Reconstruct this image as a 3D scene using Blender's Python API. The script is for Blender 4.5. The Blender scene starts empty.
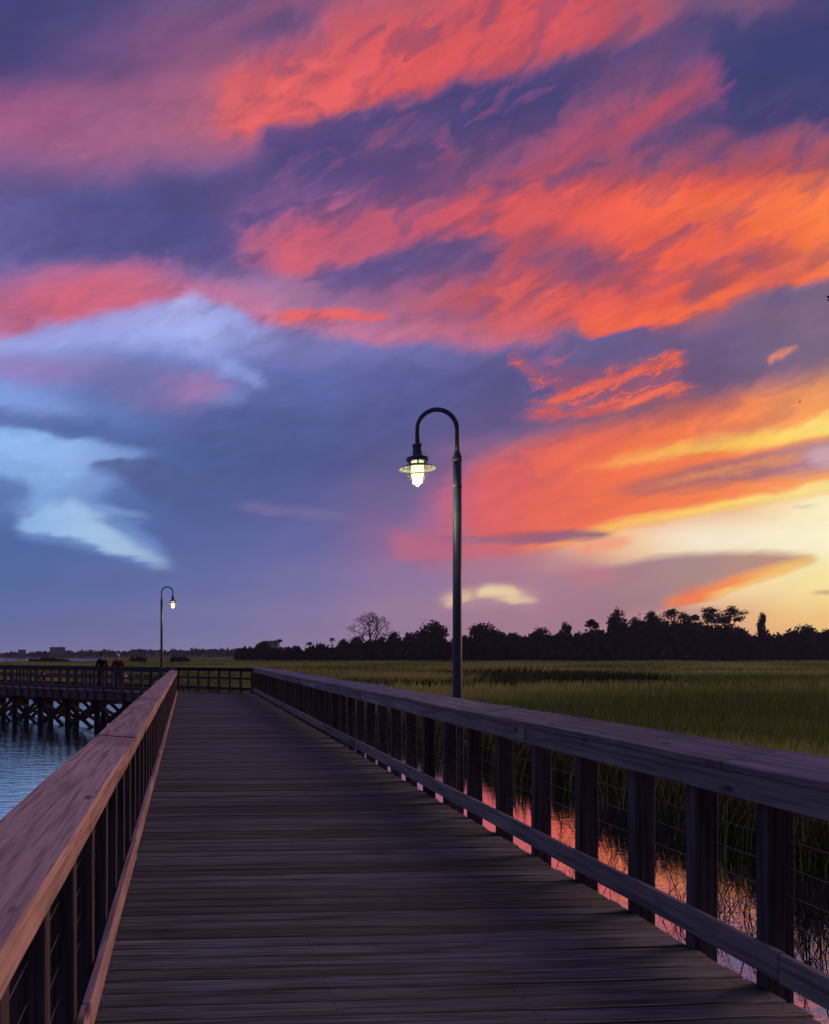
import bpy, bmesh, math, random
import numpy as np
from mathutils import Vector, Matrix
R = math.radians
SC = bpy.context.scene
COL = SC.collection
rng = np.random.default_rng(7)
random.seed(7)

# ------------------------------------------------------------------ camera
YAW = R(3.7)                        # the lens looks 3.7 deg right of the boardwalk (+Y)
CX = 241.0                          # column of the optical axis: the photograph is an off-centre crop
EYE = 1.65
FP = 830.0                          # focal length in pixels of the 829 px wide picture
cam = bpy.data.cameras.new('camera')
camo = bpy.data.objects.new('camera', cam)
COL.objects.link(camo)
camo.location = (0, 0, EYE)
camo.rotation_euler = (R(90), 0, -YAW)
cam.sensor_fit = 'HORIZONTAL'
cam.sensor_width = 36
cam.lens = 36 * FP / 829
cam.shift_y = 143 / 829
cam.shift_x = (414.5 - CX) / 829
cam.clip_end = 30000
cam.clip_start = 0.05
SC.camera = camo
SC.view_settings.view_transform = 'Standard'
SC.view_settings.look = 'None'
SC.view_settings.exposure = 0.0
SC.view_settings.gamma = 1.0
SC.view_settings.use_curve_mapping = False
SC.render.engine = 'CYCLES'
SC.cycles.use_denoising = True
SC.cycles.max_bounces = 6
SC.cycles.volume_bounces = 0
SC.cycles.transparent_max_bounces = 4

CT, ST = math.cos(YAW), math.sin(YAW)
def ground_at(px, d, z=0.0):
    """world point at depth d whose bearing is that of column px of the photograph"""
    r = (px - CX) / FP * d
    return Vector((r * CT + d * ST, d * CT - r * ST, z))
def zat(py, d):
    return EYE + (655 - py) / FP * d

# ------------------------------------------------------------------ sky
def lin(c):
    return tuple((v / 255 / 12.92) if v / 255 <= .04045 else ((v / 255 + .055) / 1.055) ** 2.4 for v in c)
def azel(px, py):
    dx = px - CX
    return math.degrees(math.atan(dx / FP)), math.degrees(math.atan2(655 - py, math.hypot(FP, dx)))
SUN_AZ = R(71)                # compass bearing from +Y towards +X of the set sun
SUN_EL = R(3.0)

W = bpy.data.worlds.new('World')
W.use_nodes = True
NT = W.node_tree
NT.nodes.clear()
class G:
    def __init__(s, nt): s.nt = nt
    def n(s, t, **kw):
        x = s.nt.nodes.new(t)
        for k, v in kw.items(): setattr(x, k, v)
        return x
    def put(s, sock, v):
        if isinstance(v, bpy.types.NodeSocket): s.nt.links.new(v, sock)
        elif v is not None: sock.default_value = v
    def math(s, op, a, b=None, c=None, clamp=False):
        x = s.n('ShaderNodeMath', operation=op, use_clamp=clamp)
        for i, v in enumerate((a, b, c)):
            if v is not None: s.put(x.inputs[i], v)
        return x.outputs[0]
    def vmath(s, op, a, b=None):
        x = s.n('ShaderNodeVectorMath', operation=op)
        s.put(x.inputs[0], a)
        if b is not None: s.put(x.inputs[1], b)
        return x.outputs['Value'] if op in ('DOT_PRODUCT', 'LENGTH') else x.outputs[0]
    def xyz(s, x=0., y=0., z=0.):
        c = s.n('ShaderNodeCombineXYZ')
        for i, v in enumerate((x, y, z)): s.put(c.inputs[i], v)
        return c.outputs[0]
    def sep(s, v):
        x = s.n('ShaderNodeSeparateXYZ'); s.put(x.inputs[0], v); return x.outputs
    def mr(s, v, a, b, c=0., d=1., smooth=True):
        x = s.n('ShaderNodeMapRange', interpolation_type='SMOOTHSTEP' if smooth else 'LINEAR')
        for i, q in enumerate((v, a, b, c, d)): s.put(x.inputs[i], q)
        return x.outputs[0]
    def mix(s, f, a, b, blend='MIX'):
        x = s.n('ShaderNodeMix', data_type='RGBA', blend_type=blend)
        s.put(x.inputs[0], f); s.put(x.inputs[6], a); s.put(x.inputs[7], b)
        return x.outputs[2]
    def ramp(s, f, stops, mode='LINEAR'):
        x = s.n('ShaderNodeValToRGB'); cr = x.color_ramp; cr.interpolation = mode
        while len(cr.elements) > 1: cr.elements.remove(cr.elements[0])
        cr.elements[0].position = stops[0][0]; cr.elements[0].color = tuple(stops[0][1]) + (1,)
        for p, c in stops[1:]:
            e = cr.elements.new(p); e.color = tuple(c) + (1,)
        s.put(x.inputs[0], f)
        return x.outputs[0]
    def noise(s, vec, scale, detail=4., rough=.55, dist=0., dims='3D', w=None):
        x = s.n('ShaderNodeTexNoise', noise_dimensions=dims)
        s.put(x.inputs['Vector'], vec); s.put(x.inputs['Scale'], scale)
        s.put(x.inputs['Detail'], detail); s.put(x.inputs['Roughness'], rough); s.put(x.inputs['Distortion'], dist)
        if w is not None: s.put(x.inputs['W'], w)
        return x
    def map(s, vec, loc=(0, 0, 0), rot=(0, 0, 0), scale=(1, 1, 1), kind='POINT'):
        x = s.n('ShaderNodeMapping', vector_type=kind)
        s.put(x.inputs['Vector'], vec)
        x.inputs['Location'].default_value = loc; x.inputs['Rotation'].default_value = rot; x.inputs['Scale'].default_value = scale
        return x.outputs[0]

xs = [0, 100, 200, 300, 400, 500, 600, 700, 829]
ys = [0, 50, 100, 150, 200, 250, 300, 340, 380, 420, 460, 500, 540, 580, 620, 655]
GRID = [
 [(70,70,130),(80,75,135),(105,85,135),(130,85,125),(175,90,115),(190,90,110),(165,90,120),(85,75,125),(72,70,128)],
 [(72,70,132),(95,78,135),(135,85,130),(130,80,125),(200,90,105),(170,85,110),(110,78,125),(75,72,128),(62,66,125)],
 [(130,80,130),(140,85,130),(170,95,130),(150,85,120),(95,72,125),(78,70,128),(95,75,125),(85,72,125),(64,66,122)],
 [(140,95,145),(155,100,145),(130,90,140),(92,76,138),(95,75,130),(100,74,125),(110,72,120),(95,72,122),(120,72,112)],
 [(100,92,155),(92,88,150),(88,82,148),(110,80,140),(130,78,125),(140,76,118),(200,85,95),(225,92,82),(245,108,68)],
 [(105,98,165),(95,90,155),(95,85,150),(120,88,145),(105,80,135),(125,78,120),(190,85,95),(215,95,85),(245,115,70)],
 [(150,105,160),(175,110,155),(150,120,175),(160,115,160),(160,95,135),(195,90,105),(215,95,85),(190,98,95),(135,100,130)],
 [(150,155,220),(150,160,225),(145,160,228),(120,120,185),(115,115,180),(112,100,160),(108,95,148),(112,92,135),(120,100,135)],
 [(120,145,215),(105,125,190),(110,122,188),(95,105,170),(90,95,160),(95,90,150),(112,90,138),(112,88,128),(135,95,120)],
 [(125,160,225),(95,122,188),(85,100,165),(82,95,158),(88,92,152),(100,88,140),(135,90,120),(160,92,105),(225,115,80)],
 [(105,145,205),(90,115,178),(78,98,160),(82,92,155),(95,92,150),(145,95,132),(225,105,90),(245,130,75),(250,160,80)],
 [(85,120,180),(85,115,178),(80,98,160),(90,98,160),(115,98,150),(205,100,115),(240,115,80),(240,170,110),(255,240,190)],
 [(75,105,165),(82,106,168),(88,102,165),(98,104,165),(140,102,150),(190,110,130),(248,190,140),(252,235,205),(255,245,205)],
 [(80,105,165),(88,106,168),(98,108,168),(115,112,168),(145,115,160),(165,120,150),(205,155,150),(252,222,172),(255,232,160)],
 [(98,110,168),(105,112,168),(115,118,170),(135,120,168),(158,125,160),(170,125,150),(180,130,145),(235,176,132),(255,206,124)],
 [(115,118,168),(118,120,168),(128,124,168),(145,126,165),(160,128,158),(172,128,148),(185,132,140),(232,165,118),(254,192,112)],
]
# ---- the clouds of the dusk sky, charted in azimuth and elevation (degrees) and computed here
AZ0, AZ1, EL1, STEP = -28.0, 48.0, 46.0, 0.05
NU, NV = int((AZ1 - AZ0) / STEP), int(EL1 / STEP)
U, V = np.meshgrid(AZ0 + (np.arange(NU) + .5) * STEP, (np.arange(NV) + .5) * STEP)
U = U.astype(np.float32); V = V.astype(np.float32)
def lattice(x, y, seed):
    t = np.random.default_rng(seed).random((256, 256)).astype(np.float32)
    xi = np.floor(x).astype(np.int32); yi = np.floor(y).astype(np.int32)
    fx = (x - xi).astype(np.float32); fy = (y - yi).astype(np.float32)
    fx = fx * fx * fx * (fx * (fx * 6 - 15) + 10); fy = fy * fy * fy * (fy * (fy * 6 - 15) + 10)
    x0 = xi & 255; x1 = (xi + 1) & 255; y0 = yi & 255; y1 = (yi + 1) & 255
    a = t[y0, x0]; b = t[y0, x1]; c = t[y1, x0]; d = t[y1, x1]
    a = a + (b - a) * fx; c = c + (d - c) * fx
    return a + (c - a) * fy
def fbm(x, y, octs, rough, seed):
    s = np.zeros_like(x); amp = 1.0; tot = 0.0
    for o in range(octs):
        k = 2.03 ** o; an = .5 * o
        s += amp * lattice((x * math.cos(an) + y * math.sin(an)) * k + 17.3 * o, (y * math.cos(an) - x * math.sin(an)) * k + 9.1 * o, seed + o)
        tot += amp; amp *= rough
    return (s / tot - .5) * 1.7          # about -.5 .. .5
def turned(deg, su, sv):
    a = R(deg); return (U * math.cos(a) + V * math.sin(a)) * su, (-U * math.sin(a) + V * math.cos(a)) * sv
def sstep(x):
    x = np.clip(x, 0, 1); return x * x * (3 - 2 * x)
x_, y_ = turned(16, .10, .24)
A1, A2 = fbm(x_, y_, 3, .5, 11), fbm(x_, y_, 3, .5, 31)
x_, y_ = turned(17, .30, .85)
x_ = x_ + 1.2 * A1; y_ = y_ + 1.2 * A2
B1, B2 = fbm(x_, y_, 6, .56, 51), fbm(x_, y_, 6, .56, 71)
x_, y_ = turned(20, .8, 1.9)
x_ = x_ + 1.5 * B1; y_ = y_ + 1.5 * B2
C1, C2 = fbm(x_, y_, 5, .6, 91), fbm(x_, y_, 5, .6, 111)
x_, y_ = turned(17, .28, 1.5)
S1 = fbm(x_ + .7 * B2, y_ + .9 * B1, 5, .52, 131)      # long combed streaks
CALM = (.30 + .70 * sstep((V - 4) / 14)).astype(np.float32)          # low sheets, seen edge-on far away, look smoother
x_, y_ = turned(5, .30, 2.6)
L1 = fbm(x_ + .6 * B1, y_ + .8 * B2, 6, .58, 151) * (1 - .8 * sstep((V - 8) / 12))      # fine level streaks low in the sky
A1, A2, B1, B2, C1, C2, S1 = [q * CALM for q in (A1, A2, B1, B2, C1, C2, S1)]
x_, y_ = turned(21, .34, .95)
M1 = fbm(x_ + .9 * B1, y_ + .8 * B2, 4, .50, 191)
x_, y_ = turned(25, .9, 2.3)
M1 = M1 * .9 + .18 * fbm(x_ + .8 * B2, y_ + .8 * B1, 3, .5, 211)
COORD = dict(s=(U + 1.3 * A1 + .8 * B1, V + .7 * A2 + .55 * B2), f=(U + 1.25 * B1 + .5 * C1, V + .7 * B2 + .35 * C2 + .3 * L1),
             r=(U + 1.0 * B1 + 1.2 * C1, V + .6 * B2 + .9 * C2), n=(U + .7 * B1 + .35 * C1, V + .32 * B2 + .2 * C2 + .22 * L1))
x_, y_ = turned(17, .55, 2.3)
R1 = fbm(x_ + .5 * C1 + .6 * B2, y_ + .9 * C2 + .8 * B1, 4, .5, 171)
RIDGE = sstep(1.0 - np.abs(R1) * 9.0)                      # thin curled filaments
GA = np.array([[lin(c) for c in row] for row in GRID])
def lookup(u, v):
    a = np.radians(np.clip(u, -17, 36))
    px = np.clip(CX + FP * np.tan(a), 0, 829); py = np.clip(655 - np.tan(np.radians(np.clip(v, 0, 50))) * FP / np.cos(a), 0, 655)
    i = np.clip(np.searchsorted(xs, px, 'right') - 1, 0, len(xs) - 2); j = np.clip(np.searchsorted(ys, py, 'right') - 1, 0, len(ys) - 2)
    X = np.array(xs, float); Y = np.array(ys, float)
    fx = sstep((px - X[i]) / (X[i + 1] - X[i]))[..., None]; fy = sstep((py - Y[j]) / (Y[j + 1] - Y[j]))[..., None]
    return (GA[j, i] * (1 - fx) + GA[j, i + 1] * fx) * (1 - fy) + (GA[j + 1, i] * (1 - fx) + GA[j + 1, i + 1] * fx) * fy
SKY = lookup(*COORD['s']).astype(np.float32)
SHADE = np.array(lin((104, 76, 128)), np.float32)
def band(pts, col, st=14, sb=14, w='f', a=1.0, tex=0.0, var=0.0, ends=True, fil=0.0):
    """a bank of cloud between two edges followed along the sky. pts = (x, top, bottom[, opacity]); st, sb = softness of its
    edges; tex = how far streaks break it up; var = streaks of shade inside it"""
    u, v = COORD[w]
    P = [(p[0], p[1], p[2], p[3] if len(p) > 3 else 1.0) for p in pts]
    if ends: P = [P[0][:3] + (0.0,)] + P[1:-1] + [P[-1][:3] + (0.0,)]
    ax = [azel(p[0], p[1])[0] for p in P]
    u0, u1 = ax[0] - 6, ax[-1] + 6
    c0, c1 = max(0, int((u0 - AZ0) / STEP)), min(NU, int((u1 - AZ0) / STEP))
    vs = [azel(p[0], q)[1] for p in P for q in p[1:3]]
    pad = 5 + (st + sb) / 14.5
    r0, r1 = max(0, int((min(vs) - pad) / STEP)), min(NV, int((max(vs) + pad) / STEP))
    if c1 <= c0 or r1 <= r0: return
    W_ = (slice(r0, r1), slice(c0, c1))
    uu, vv = u[W_], v[W_]
    hi = np.interp(uu, ax, [azel(p[0], p[1])[1] for p in P]); lo = np.interp(uu, ax, [azel(p[0], p[2])[1] for p in P])
    al = np.interp(uu, ax, [p[3] for p in P], left=0, right=0)
    nt = S1[W_] * .4 + C1[W_] * .7 + M1[W_] * .5 * CALM[W_] + L1[W_] * .9
    dt = (hi - vv) / (st / 14.5) + tex * nt + .5; db = (vv - lo) / (sb / 14.5) + tex * nt + .5
    m = sstep(dt) * sstep(db) * sstep(al * 1.0) * a
    if fil: m = m * (1 - fil + fil * RIDGE[W_])
    if isinstance(col, list):
        cx = [azel(x, 300)[0] for x, q in col]; cc = np.array([lin(q) for x, q in col])
        c = np.stack([np.interp(uu, cx, cc[:, k]) for k in range(3)], -1)
    else:
        c = np.broadcast_to(np.array(lin(col)), uu.shape + (3,))
    if var:
        k = np.clip(-(S1[W_] * .45 + B1[W_] * .7 + M1[W_] * .5) * 1.9 * var, 0, .8)[..., None]
        c = c * (1 - k) + SHADE * k
        c = c * (1 + .35 * var * np.clip(S1[W_], -.5, .5))[..., None]
    SKY[W_] += (c - SKY[W_]) * m[..., None].astype(np.float32)
#SKYBANDS
# upper left haze of mauve and the long salmon bank along the top
band([(60,20,90),(120,20,95),(200,10,105),(280,-10,100),(340,-20,70),(400,-20,30)], [(60,(100,76,132)),(200,(138,84,128)),(300,(128,82,126)),(380,(190,90,115))], 50, 50, 's', .7)
band([(225,40,58),(270,22,62),(320,20,50),(350,15,35)], (98,78,132), 26, 26, 's', .6)
band([(-60,95,140),(0,96,146),(60,102,152),(120,106,160),(180,98,152),(240,80,136),(300,60,124),(340,50,108)],
     [(0,(170,88,136)),(100,(165,94,138)),(180,(176,98,130)),(240,(205,102,118)),(300,(236,102,106))], 52, 40, 's', .9)
band([(200,86,140),(245,74,135),(280,66,120),(350,36,106),(420,4,94),(470,-20,78),(520,-30,56),(600,-40,46),(650,-40,30),(700,-40,10),(740,-40,0)],
     [(190,(195,98,122)),(260,(236,104,106)),(320,(240,104,104)),(420,(230,92,96)),(560,(222,88,100)),(640,(185,86,108)),(700,(115,82,126))], 54, 16, 'f', .93, .12, .22)
band([(360,-30,8),(400,-30,24),(440,-30,20),(480,-30,6)], (188,92,116), 20, 30, 's', .6)
band([(250,138,170),(275,124,182),(330,112,190),(400,104,185),(450,90,165),(500,78,145),(560,60,125),(620,46,108),(655,48,92),(690,60,80)],
     [(280,(80,73,140)),(420,(84,73,134)),(500,(72,68,128)),(600,(72,68,128)),(680,(82,72,125))], 14, 56, 'f', .85, .2, .2)
band([(330,140,166),(370,126,158),(420,124,150),(460,118,136)], (112,78,128), 22, 22, 'f', .6, .5)
band([(560,100,140),(620,60,100),(660,46,90),(705,50,95),(730,66,100)], (124,78,120), 34, 30, 's', .75)
band([(700,30,130),(740,40,150),(790,40,148),(850,30,140),(900,30,140)], (62,66,124), 50, 40, 's', .75)
band([(690,-20,12),(740,-20,20),(775,-15,10),(820,-10,5)], (130,86,120), 14, 20, 'f', .7)
band([(640,115,125),(700,112,122),(760,98,108),(829,84,94),(870,80,90)], (88,74,124), 18, 18, 'f', .5, .5)
# salmon diagonal streaks
band([(440,192,220),(490,168,200),(540,142,178),(600,116,152),(650,94,130),(700,78,106),(722,76,94),(738,78,86)],
     [(440,(165,84,118)),(540,(180,80,108)),(660,(186,80,106)),(720,(176,76,108))], 30, 26, 'f', .88, .35, .3)
band([(400,172,196),(450,150,186),(500,140,170),(540,130,158),(580,120,140)], (136,78,120), 24, 24, 'f', .7, .6, .3)
band([(500,196,208),(560,176,196),(620,156,172),(680,136,156),(720,128,144),(760,128,140)], (92,72,122), 18, 22, 'f', .8, .35)
band([(600,158,172),(660,140,160),(720,132,152),(760,134,150)], (150,76,108), 16, 20, 'f', .55, .4)
# slate blue under the top bank on the left
band([(-40,185,240),(40,186,250),(100,178,258),(160,172,250),(230,166,235),(290,160,205),(340,158,190)],
     [(0,(104,94,158)),(100,(86,86,150)),(160,(82,84,148)),(240,(92,82,142)),(300,(96,80,140))], 34, 34, 's', .85)
band([(200,195,215),(240,185,212),(280,178,210),(330,175,205),(380,180,200)], (124,84,140), 26, 26, 's', .6, .3)
# lumpy pink bank in the middle
band([(226,238,262),(260,226,272),(300,218,278),(345,206,264),(400,202,248),(450,198,238),(505,190,232),(560,182,224),(620,172,212)],
     [(240,(170,95,138)),(290,(212,98,122)),(350,(196,92,122)),(420,(198,88,114)),(500,(220,90,100)),(600,(235,92,84))], 28, 14, 'f', .92, .45, .4)
band([(300,272,300),(350,264,290),(400,252,284),(460,242,276),(520,234,264),(560,230,264),(600,232,262),(640,245,260)],
     [(310,(108,92,152)),(400,(98,82,142)),(500,(112,78,126)),(620,(135,76,112))], 12, 26, 'f', .88, .2, .1)
# big orange sheet on the right
band([(470,210,240),(530,196,300),(580,184,330),(620,174,334),(660,170,330),(700,168,312),(750,166,292),(800,162,280),(850,156,262),(920,150,250)],
     [(500,(215,90,102)),(580,(238,95,82)),(680,(242,98,72)),(760,(246,104,68)),(829,(255,128,62))], 50, 8, 'f', .9, .25, .26)
band([(700,150,175),(760,146,172),(829,138,168),(900,130,165)], (188,84,98), 30, 24, 's', .6, .2)
band([(600,192,214),(660,196,222),(740,196,224),(829,190,228),(900,180,220)], [(600,(248,100,68)),(829,(255,134,62))], 26, 28, 'f', .55, .3)
band([(370,296,325),(430,286,336),(490,280,336),(550,276,332),(600,280,330)],
     [(380,(176,98,134)),(460,(192,92,114)),(560,(232,100,88))], 34, 14, 'f', .85, .25, .4)
band([(400,310,322),(440,308,324),(480,312,324),(510,316,322)], (128,86,132), 10, 12, 'f', .6, .6)
band([(500,234,262),(548,232,276),(580,234,288),(610,244,276),(640,252,262)], (140,78,114), 20, 26, 'f', .75, .3, .3)
band([(605,285,300),(630,278,304),(655,280,298)], (172,82,98), 16, 16, 'f', .6, .3)
band([(672,298,304),(694,276,308),(720,260,294),(755,246,272),(790,242,262),(820,247,256)], [(680,(140,84,116)),(740,(168,84,98)),(800,(215,100,80))], 18, 12, 'f', .85, .5, .3)
band([(700,276,284),(735,262,272),(770,254,262)], (232,100,76), 8, 8, 'f', .6, .5)
band([(560,322,330),(620,318,330),(670,308,322),(710,296,308),(760,280,292),(800,268,280),(850,260,272)], (252,112,66), 14, 6, 'f', .75, .2)
# violet grey below it
band([(690,325,350),(740,302,372),(790,286,372),(850,275,362),(920,270,350)], [(700,(112,92,138)),(780,(120,98,132)),(829,(126,102,130))], 10, 40, 'n', .85)
band([(740,300,312),(780,288,305),(829,282,300),(880,280,300)], (104,92,132), 8, 12, 'f', .55, .6)
# rose arc on the left with pale sky below
band([(-60,296,336),(0,290,334),(40,280,322),(80,270,314),(130,266,308),(170,270,304),(210,280,306),(250,290,318),(290,302,330),(340,310,338),(400,318,342),(460,324,345),(530,328,344),(580,328,340)],
     [(0,(200,98,132)),(60,(214,100,126)),(150,(208,104,134)),(220,(195,115,158)),(300,(196,116,152)),(380,(200,114,146)),(480,(200,105,132)),(560,(225,100,105))], 34, 16, 's', .9, .2, .15)
band([(262,312,322),(300,308,321),(340,309,320),(375,312,319),(398,314,318)], (238,105,106), 9, 6, 'n', .9, .2)
band([(10,326,342),(60,322,342),(110,314,346),(160,302,348),(190,294,346),(225,308,350),(265,322,346),(300,328,340)], [(20,(145,152,222)),(100,(156,162,230)),(180,(170,180,244)),(250,(150,158,226))], 16, 30, 's', .85, .2)
band([(-50,354,384),(20,358,382),(60,362,384),(95,366,380),(125,368,376)], (148,122,188), 18, 22, 's', .8, .3)
band([(60,374,390),(100,372,404),(150,372,410),(200,378,408),(235,382,396),(255,386,392)], [(80,(104,114,178)),(150,(120,112,172)),(190,(146,118,176)),(220,(150,120,178)),(240,(118,118,184))], 22, 22, 's', .85, .2)
band([(165,388,400),(195,383,399),(215,381,395),(235,384,391)], (160,122,178), 16, 16, 's', .55, .2)
band([(110,342,348),(160,343,354),(205,350,364),(235,361,378),(253,374,387),(268,384,390)], (142,160,226), 18, 16, 's', .75, .2)
band([(200,394,402),(230,390,405),(258,392,400)], (118,134,198), 14, 14, 's', .6)
band([(-60,392,412),(10,390,414),(50,398,415),(90,406,416)], (124,154,220), 16, 14, 's', .8)
# pale gap and its tail
band([(-70,420,500),(0,424,490),(40,430,512),(80,436,512),(110,442,496),(140,448,470),(165,449,456)], [(0,(126,172,232)),(70,(128,168,226)),(120,(112,146,206)),(150,(100,128,192))], 14, 34, 's', .9, .1)
band([(-70,430,470),(0,431,466),(35,438,474),(70,442,474),(95,446,464),(122,448,456),(146,450,453)], [(0,(142,184,242)),(70,(142,182,240)),(120,(130,162,220)),(150,(120,146,206))], 14, 26, 'f', .88, .4)
band([(-60,406,423),(0,408,426),(50,414,435),(100,420,441),(150,430,449),(200,438,448)], (84,104,166), 16, 10, 's', .8)
band([(-60,482,510),(0,478,508),(22,481,503),(48,490,498)], (88,116,176), 12, 18, 's', .8, .2)
band([(85,465,467),(94,461,469),(104,457,471),(116,455,473),(128,456,482),(150,458,500),(190,466,490)], (82,96,155), 7, 18, 'n', .85, .1)
band([(8,522,530),(30,508,536),(60,492,542),(95,494,550),(120,512,558),(150,536,566),(180,560,568)], (110,146,206), 20, 14, 's', .8)
band([(10,524,528),(25,515,531),(50,503,535),(72,500,540),(88,508,544),(105,521,550),(122,533,555),(140,543,560),(158,553,564),(178,561,567)],
     [(15,(136,178,228)),(50,(148,188,240)),(90,(164,200,238)),(125,(162,194,228)),(150,(150,180,218)),(170,(140,164,208))], 16, 9, 'f', .92, .45)
band([(70,506,511),(100,506,512),(130,511,517),(158,516,519)], (128,162,216), 8, 9, 'n', .7, .3)
band([(78,514,520),(105,516,524),(130,524,530)], (100,128,188), 8, 8, 'n', .6, .2)
band([(225,503,508),(255,502,513),(320,509,520),(370,515,523)], (126,112,166), 9, 10, 'n', .6, .2)
# torn red wisps above the orange band
band([(498,352,362),(515,352,372),(540,360,384),(565,366,398),(600,366,405),(640,358,398),(670,350,385),(690,346,370)], (150,82,115), 14, 14, 'n', .55, .4)
band([(496,354,360),(512,355,368),(535,362,382),(555,372,396),(575,380,402)], (236,98,82), 8, 8, 'f', 1.0, .5, fil=.85)
band([(514,410,416),(540,396,413),(575,382,408),(610,371,404),(645,357,398),(668,349,388),(686,347,360)], [(520,(226,94,86)),(580,(246,104,74)),(660,(250,110,78))], 8, 8, 'n', 1.0, .3, fil=.9)
band([(528,405,411),(560,391,402),(600,376,386),(635,363,372),(665,352,359),(680,349,353)], (250,108,74), 7, 6, 'f', .85, .7)
band([(560,412,420),(600,402,416),(640,392,408),(675,384,398),(699,381,387)], (250,110,76), 7, 7, 'n', 1.0, .4, fil=.8)
band([(590,411,416),(625,405,411),(650,396,402),(675,387,393),(697,382,386)], (254,116,80), 6, 5, 'f', .8, .6)
band([(500,417,421),(550,411,417),(600,408,415),(625,403,408)], (222,92,90), 8, 8, 'f', .7, .7)
band([(535,352,356),(560,349,361),(585,341,350)], (205,90,105), 7, 7, 'f', .55, .6)
band([(767,362,364),(774,357,363),(788,352,358),(799,350,353)], (236,138,106), 6, 6, 'f', .9, .3)
# orange and gold band on the right
band([(400,530,570),(450,480,560),(500,456,558),(560,440,548),(610,430,530),(660,418,522),(710,405,510),(760,392,503),(829,376,490),(920,355,470)],
     [(430,(170,98,142)),(480,(220,100,112)),(540,(240,106,88)),(620,(248,118,76)),(720,(252,135,72)),(829,(254,160,84))], 34, 12, 'n', .97, .12, .15)
band([(560,448,470),(620,442,468),(690,430,458),(780,408,440),(829,396,420),(900,380,400)], [(560,(240,104,84)),(640,(250,122,72)),(829,(255,165,85))], 24, 24, 'f', .5, .4)
band([(570,466,472),(620,456,468),(680,443,458),(740,434,450),(800,424,440),(829,416,436),(900,400,425)], [(600,(252,150,70)),(680,(255,182,72)),(760,(255,205,80)),(829,(255,222,110))], 14, 10, 'n', .95, .3)
band([(590,494,498),(640,480,494),(690,468,489),(740,458,482),(790,448,474),(829,442,466),(900,430,450)], [(610,(205,110,95)),(680,(172,100,105)),(760,(160,104,118)),(829,(170,130,150))], 10, 13, 'n', .92, .35)
band([(630,486,490),(690,475,482),(740,465,473),(790,454,461),(829,447,455)], (244,150,80), 6, 6, 'f', .6, .6)
band([(798,452,460),(820,447,463),(850,444,464),(880,444,460)], (222,180,192), 10, 10, 'n', .65)
band([(500,550,556),(560,538,547),(620,521,530),(680,509,519),(740,499,508),(800,487,497),(829,481,491),(900,470,480)], [(540,(250,150,85)),(620,(255,190,85)),(720,(255,212,95)),(829,(255,232,140))], 10, 8, 'n', .95)
# dark sliver and its pink underside
band([(560,543,560),(590,540,556),(620,537,548),(640,536,541)], (248,150,122), 7, 9, 'n', .75)
band([(385,538,543),(430,535,544),(480,536,543),(530,532,544),(570,530,541),(600,531,538),(622,533,536)], [(400,(150,98,140)),(500,(150,90,120)),(590,(125,88,125))], 6, 7, 'n', .85, .2)
band([(378,532,554),(405,532,560),(435,536,560),(470,545,556)], (196,102,132), 18, 18, 'n', .7, .3)
band([(440,500,600),(480,540,580),(540,546,590),(580,555,600),(620,560,600)], (182,118,142), 24, 34, 's', .5)
# lens shaped cloud with burning rim
band([(520,575,650),(560,574,640),(600,569,622),(650,558,613),(690,553,606),(720,552,595),(750,552,584),(780,553,573),(805,555,563),(822,556,559)],
     [(540,(170,124,148)),(620,(164,122,138)),(700,(166,126,132)),(790,(186,134,120))], 10, 8, 'n', .92, .12)
band([(655,600,612),(675,594,609),(700,588,603),(725,580,594),(750,572,583),(780,563,572),(805,557,562),(824,555,558)], [(660,(240,134,92)),(690,(252,134,74)),(740,(254,150,74)),(790,(255,202,98))], 10, 7, 'n', .95, .25)
band([(700,597,603),(730,587,594),(760,577,582),(790,567,571),(822,557,560)], (255,206,110), 5, 7, 'n', .8, .1)
band([(665,590,600),(690,584,596),(712,580,590)], (214,122,110), 10, 10, 'n', .5, .4)
band([(545,566,580),(580,566,584),(610,568,584),(630,570,580)], (198,122,135), 12, 16, 'n', .6, .4)
band([(590,610,626),(650,606,622),(710,608,618),(750,613,617)], (185,135,142), 10, 12, 'n', .6)
band([(790,503,507),(805,504,508),(825,504,507)], (195,180,175), 4, 4, 'n', .5)
band([(806,590,594),(825,589,593),(860,588,592),(880,589,591)], (180,140,120), 4, 4, 'n', .7)
# little cream cloud
band([(430,598,606),(450,590,608),(490,584,606),(525,587,606),(548,596,604)], (196,158,152), 12, 12, 'n', .55, .3)
band([(438,601,604),(450,596,605),(464,592,603),(478,592,602)], (230,196,158), 9, 8, 'f', .8, .5)
band([(470,592,600),(484,587,597),(498,587,599),(514,589,601),(524,593,602)], (244,214,162), 9, 8, 'f', .9, .5)
band([(498,592,602),(512,592,604),(526,595,604),(542,599,602)], (234,200,160), 9, 8, 'f', .75, .5)
band([(466,602,607),(482,600,605),(496,600,606)], (172,134,156), 5, 5, 'f', .7, .6)
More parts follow.
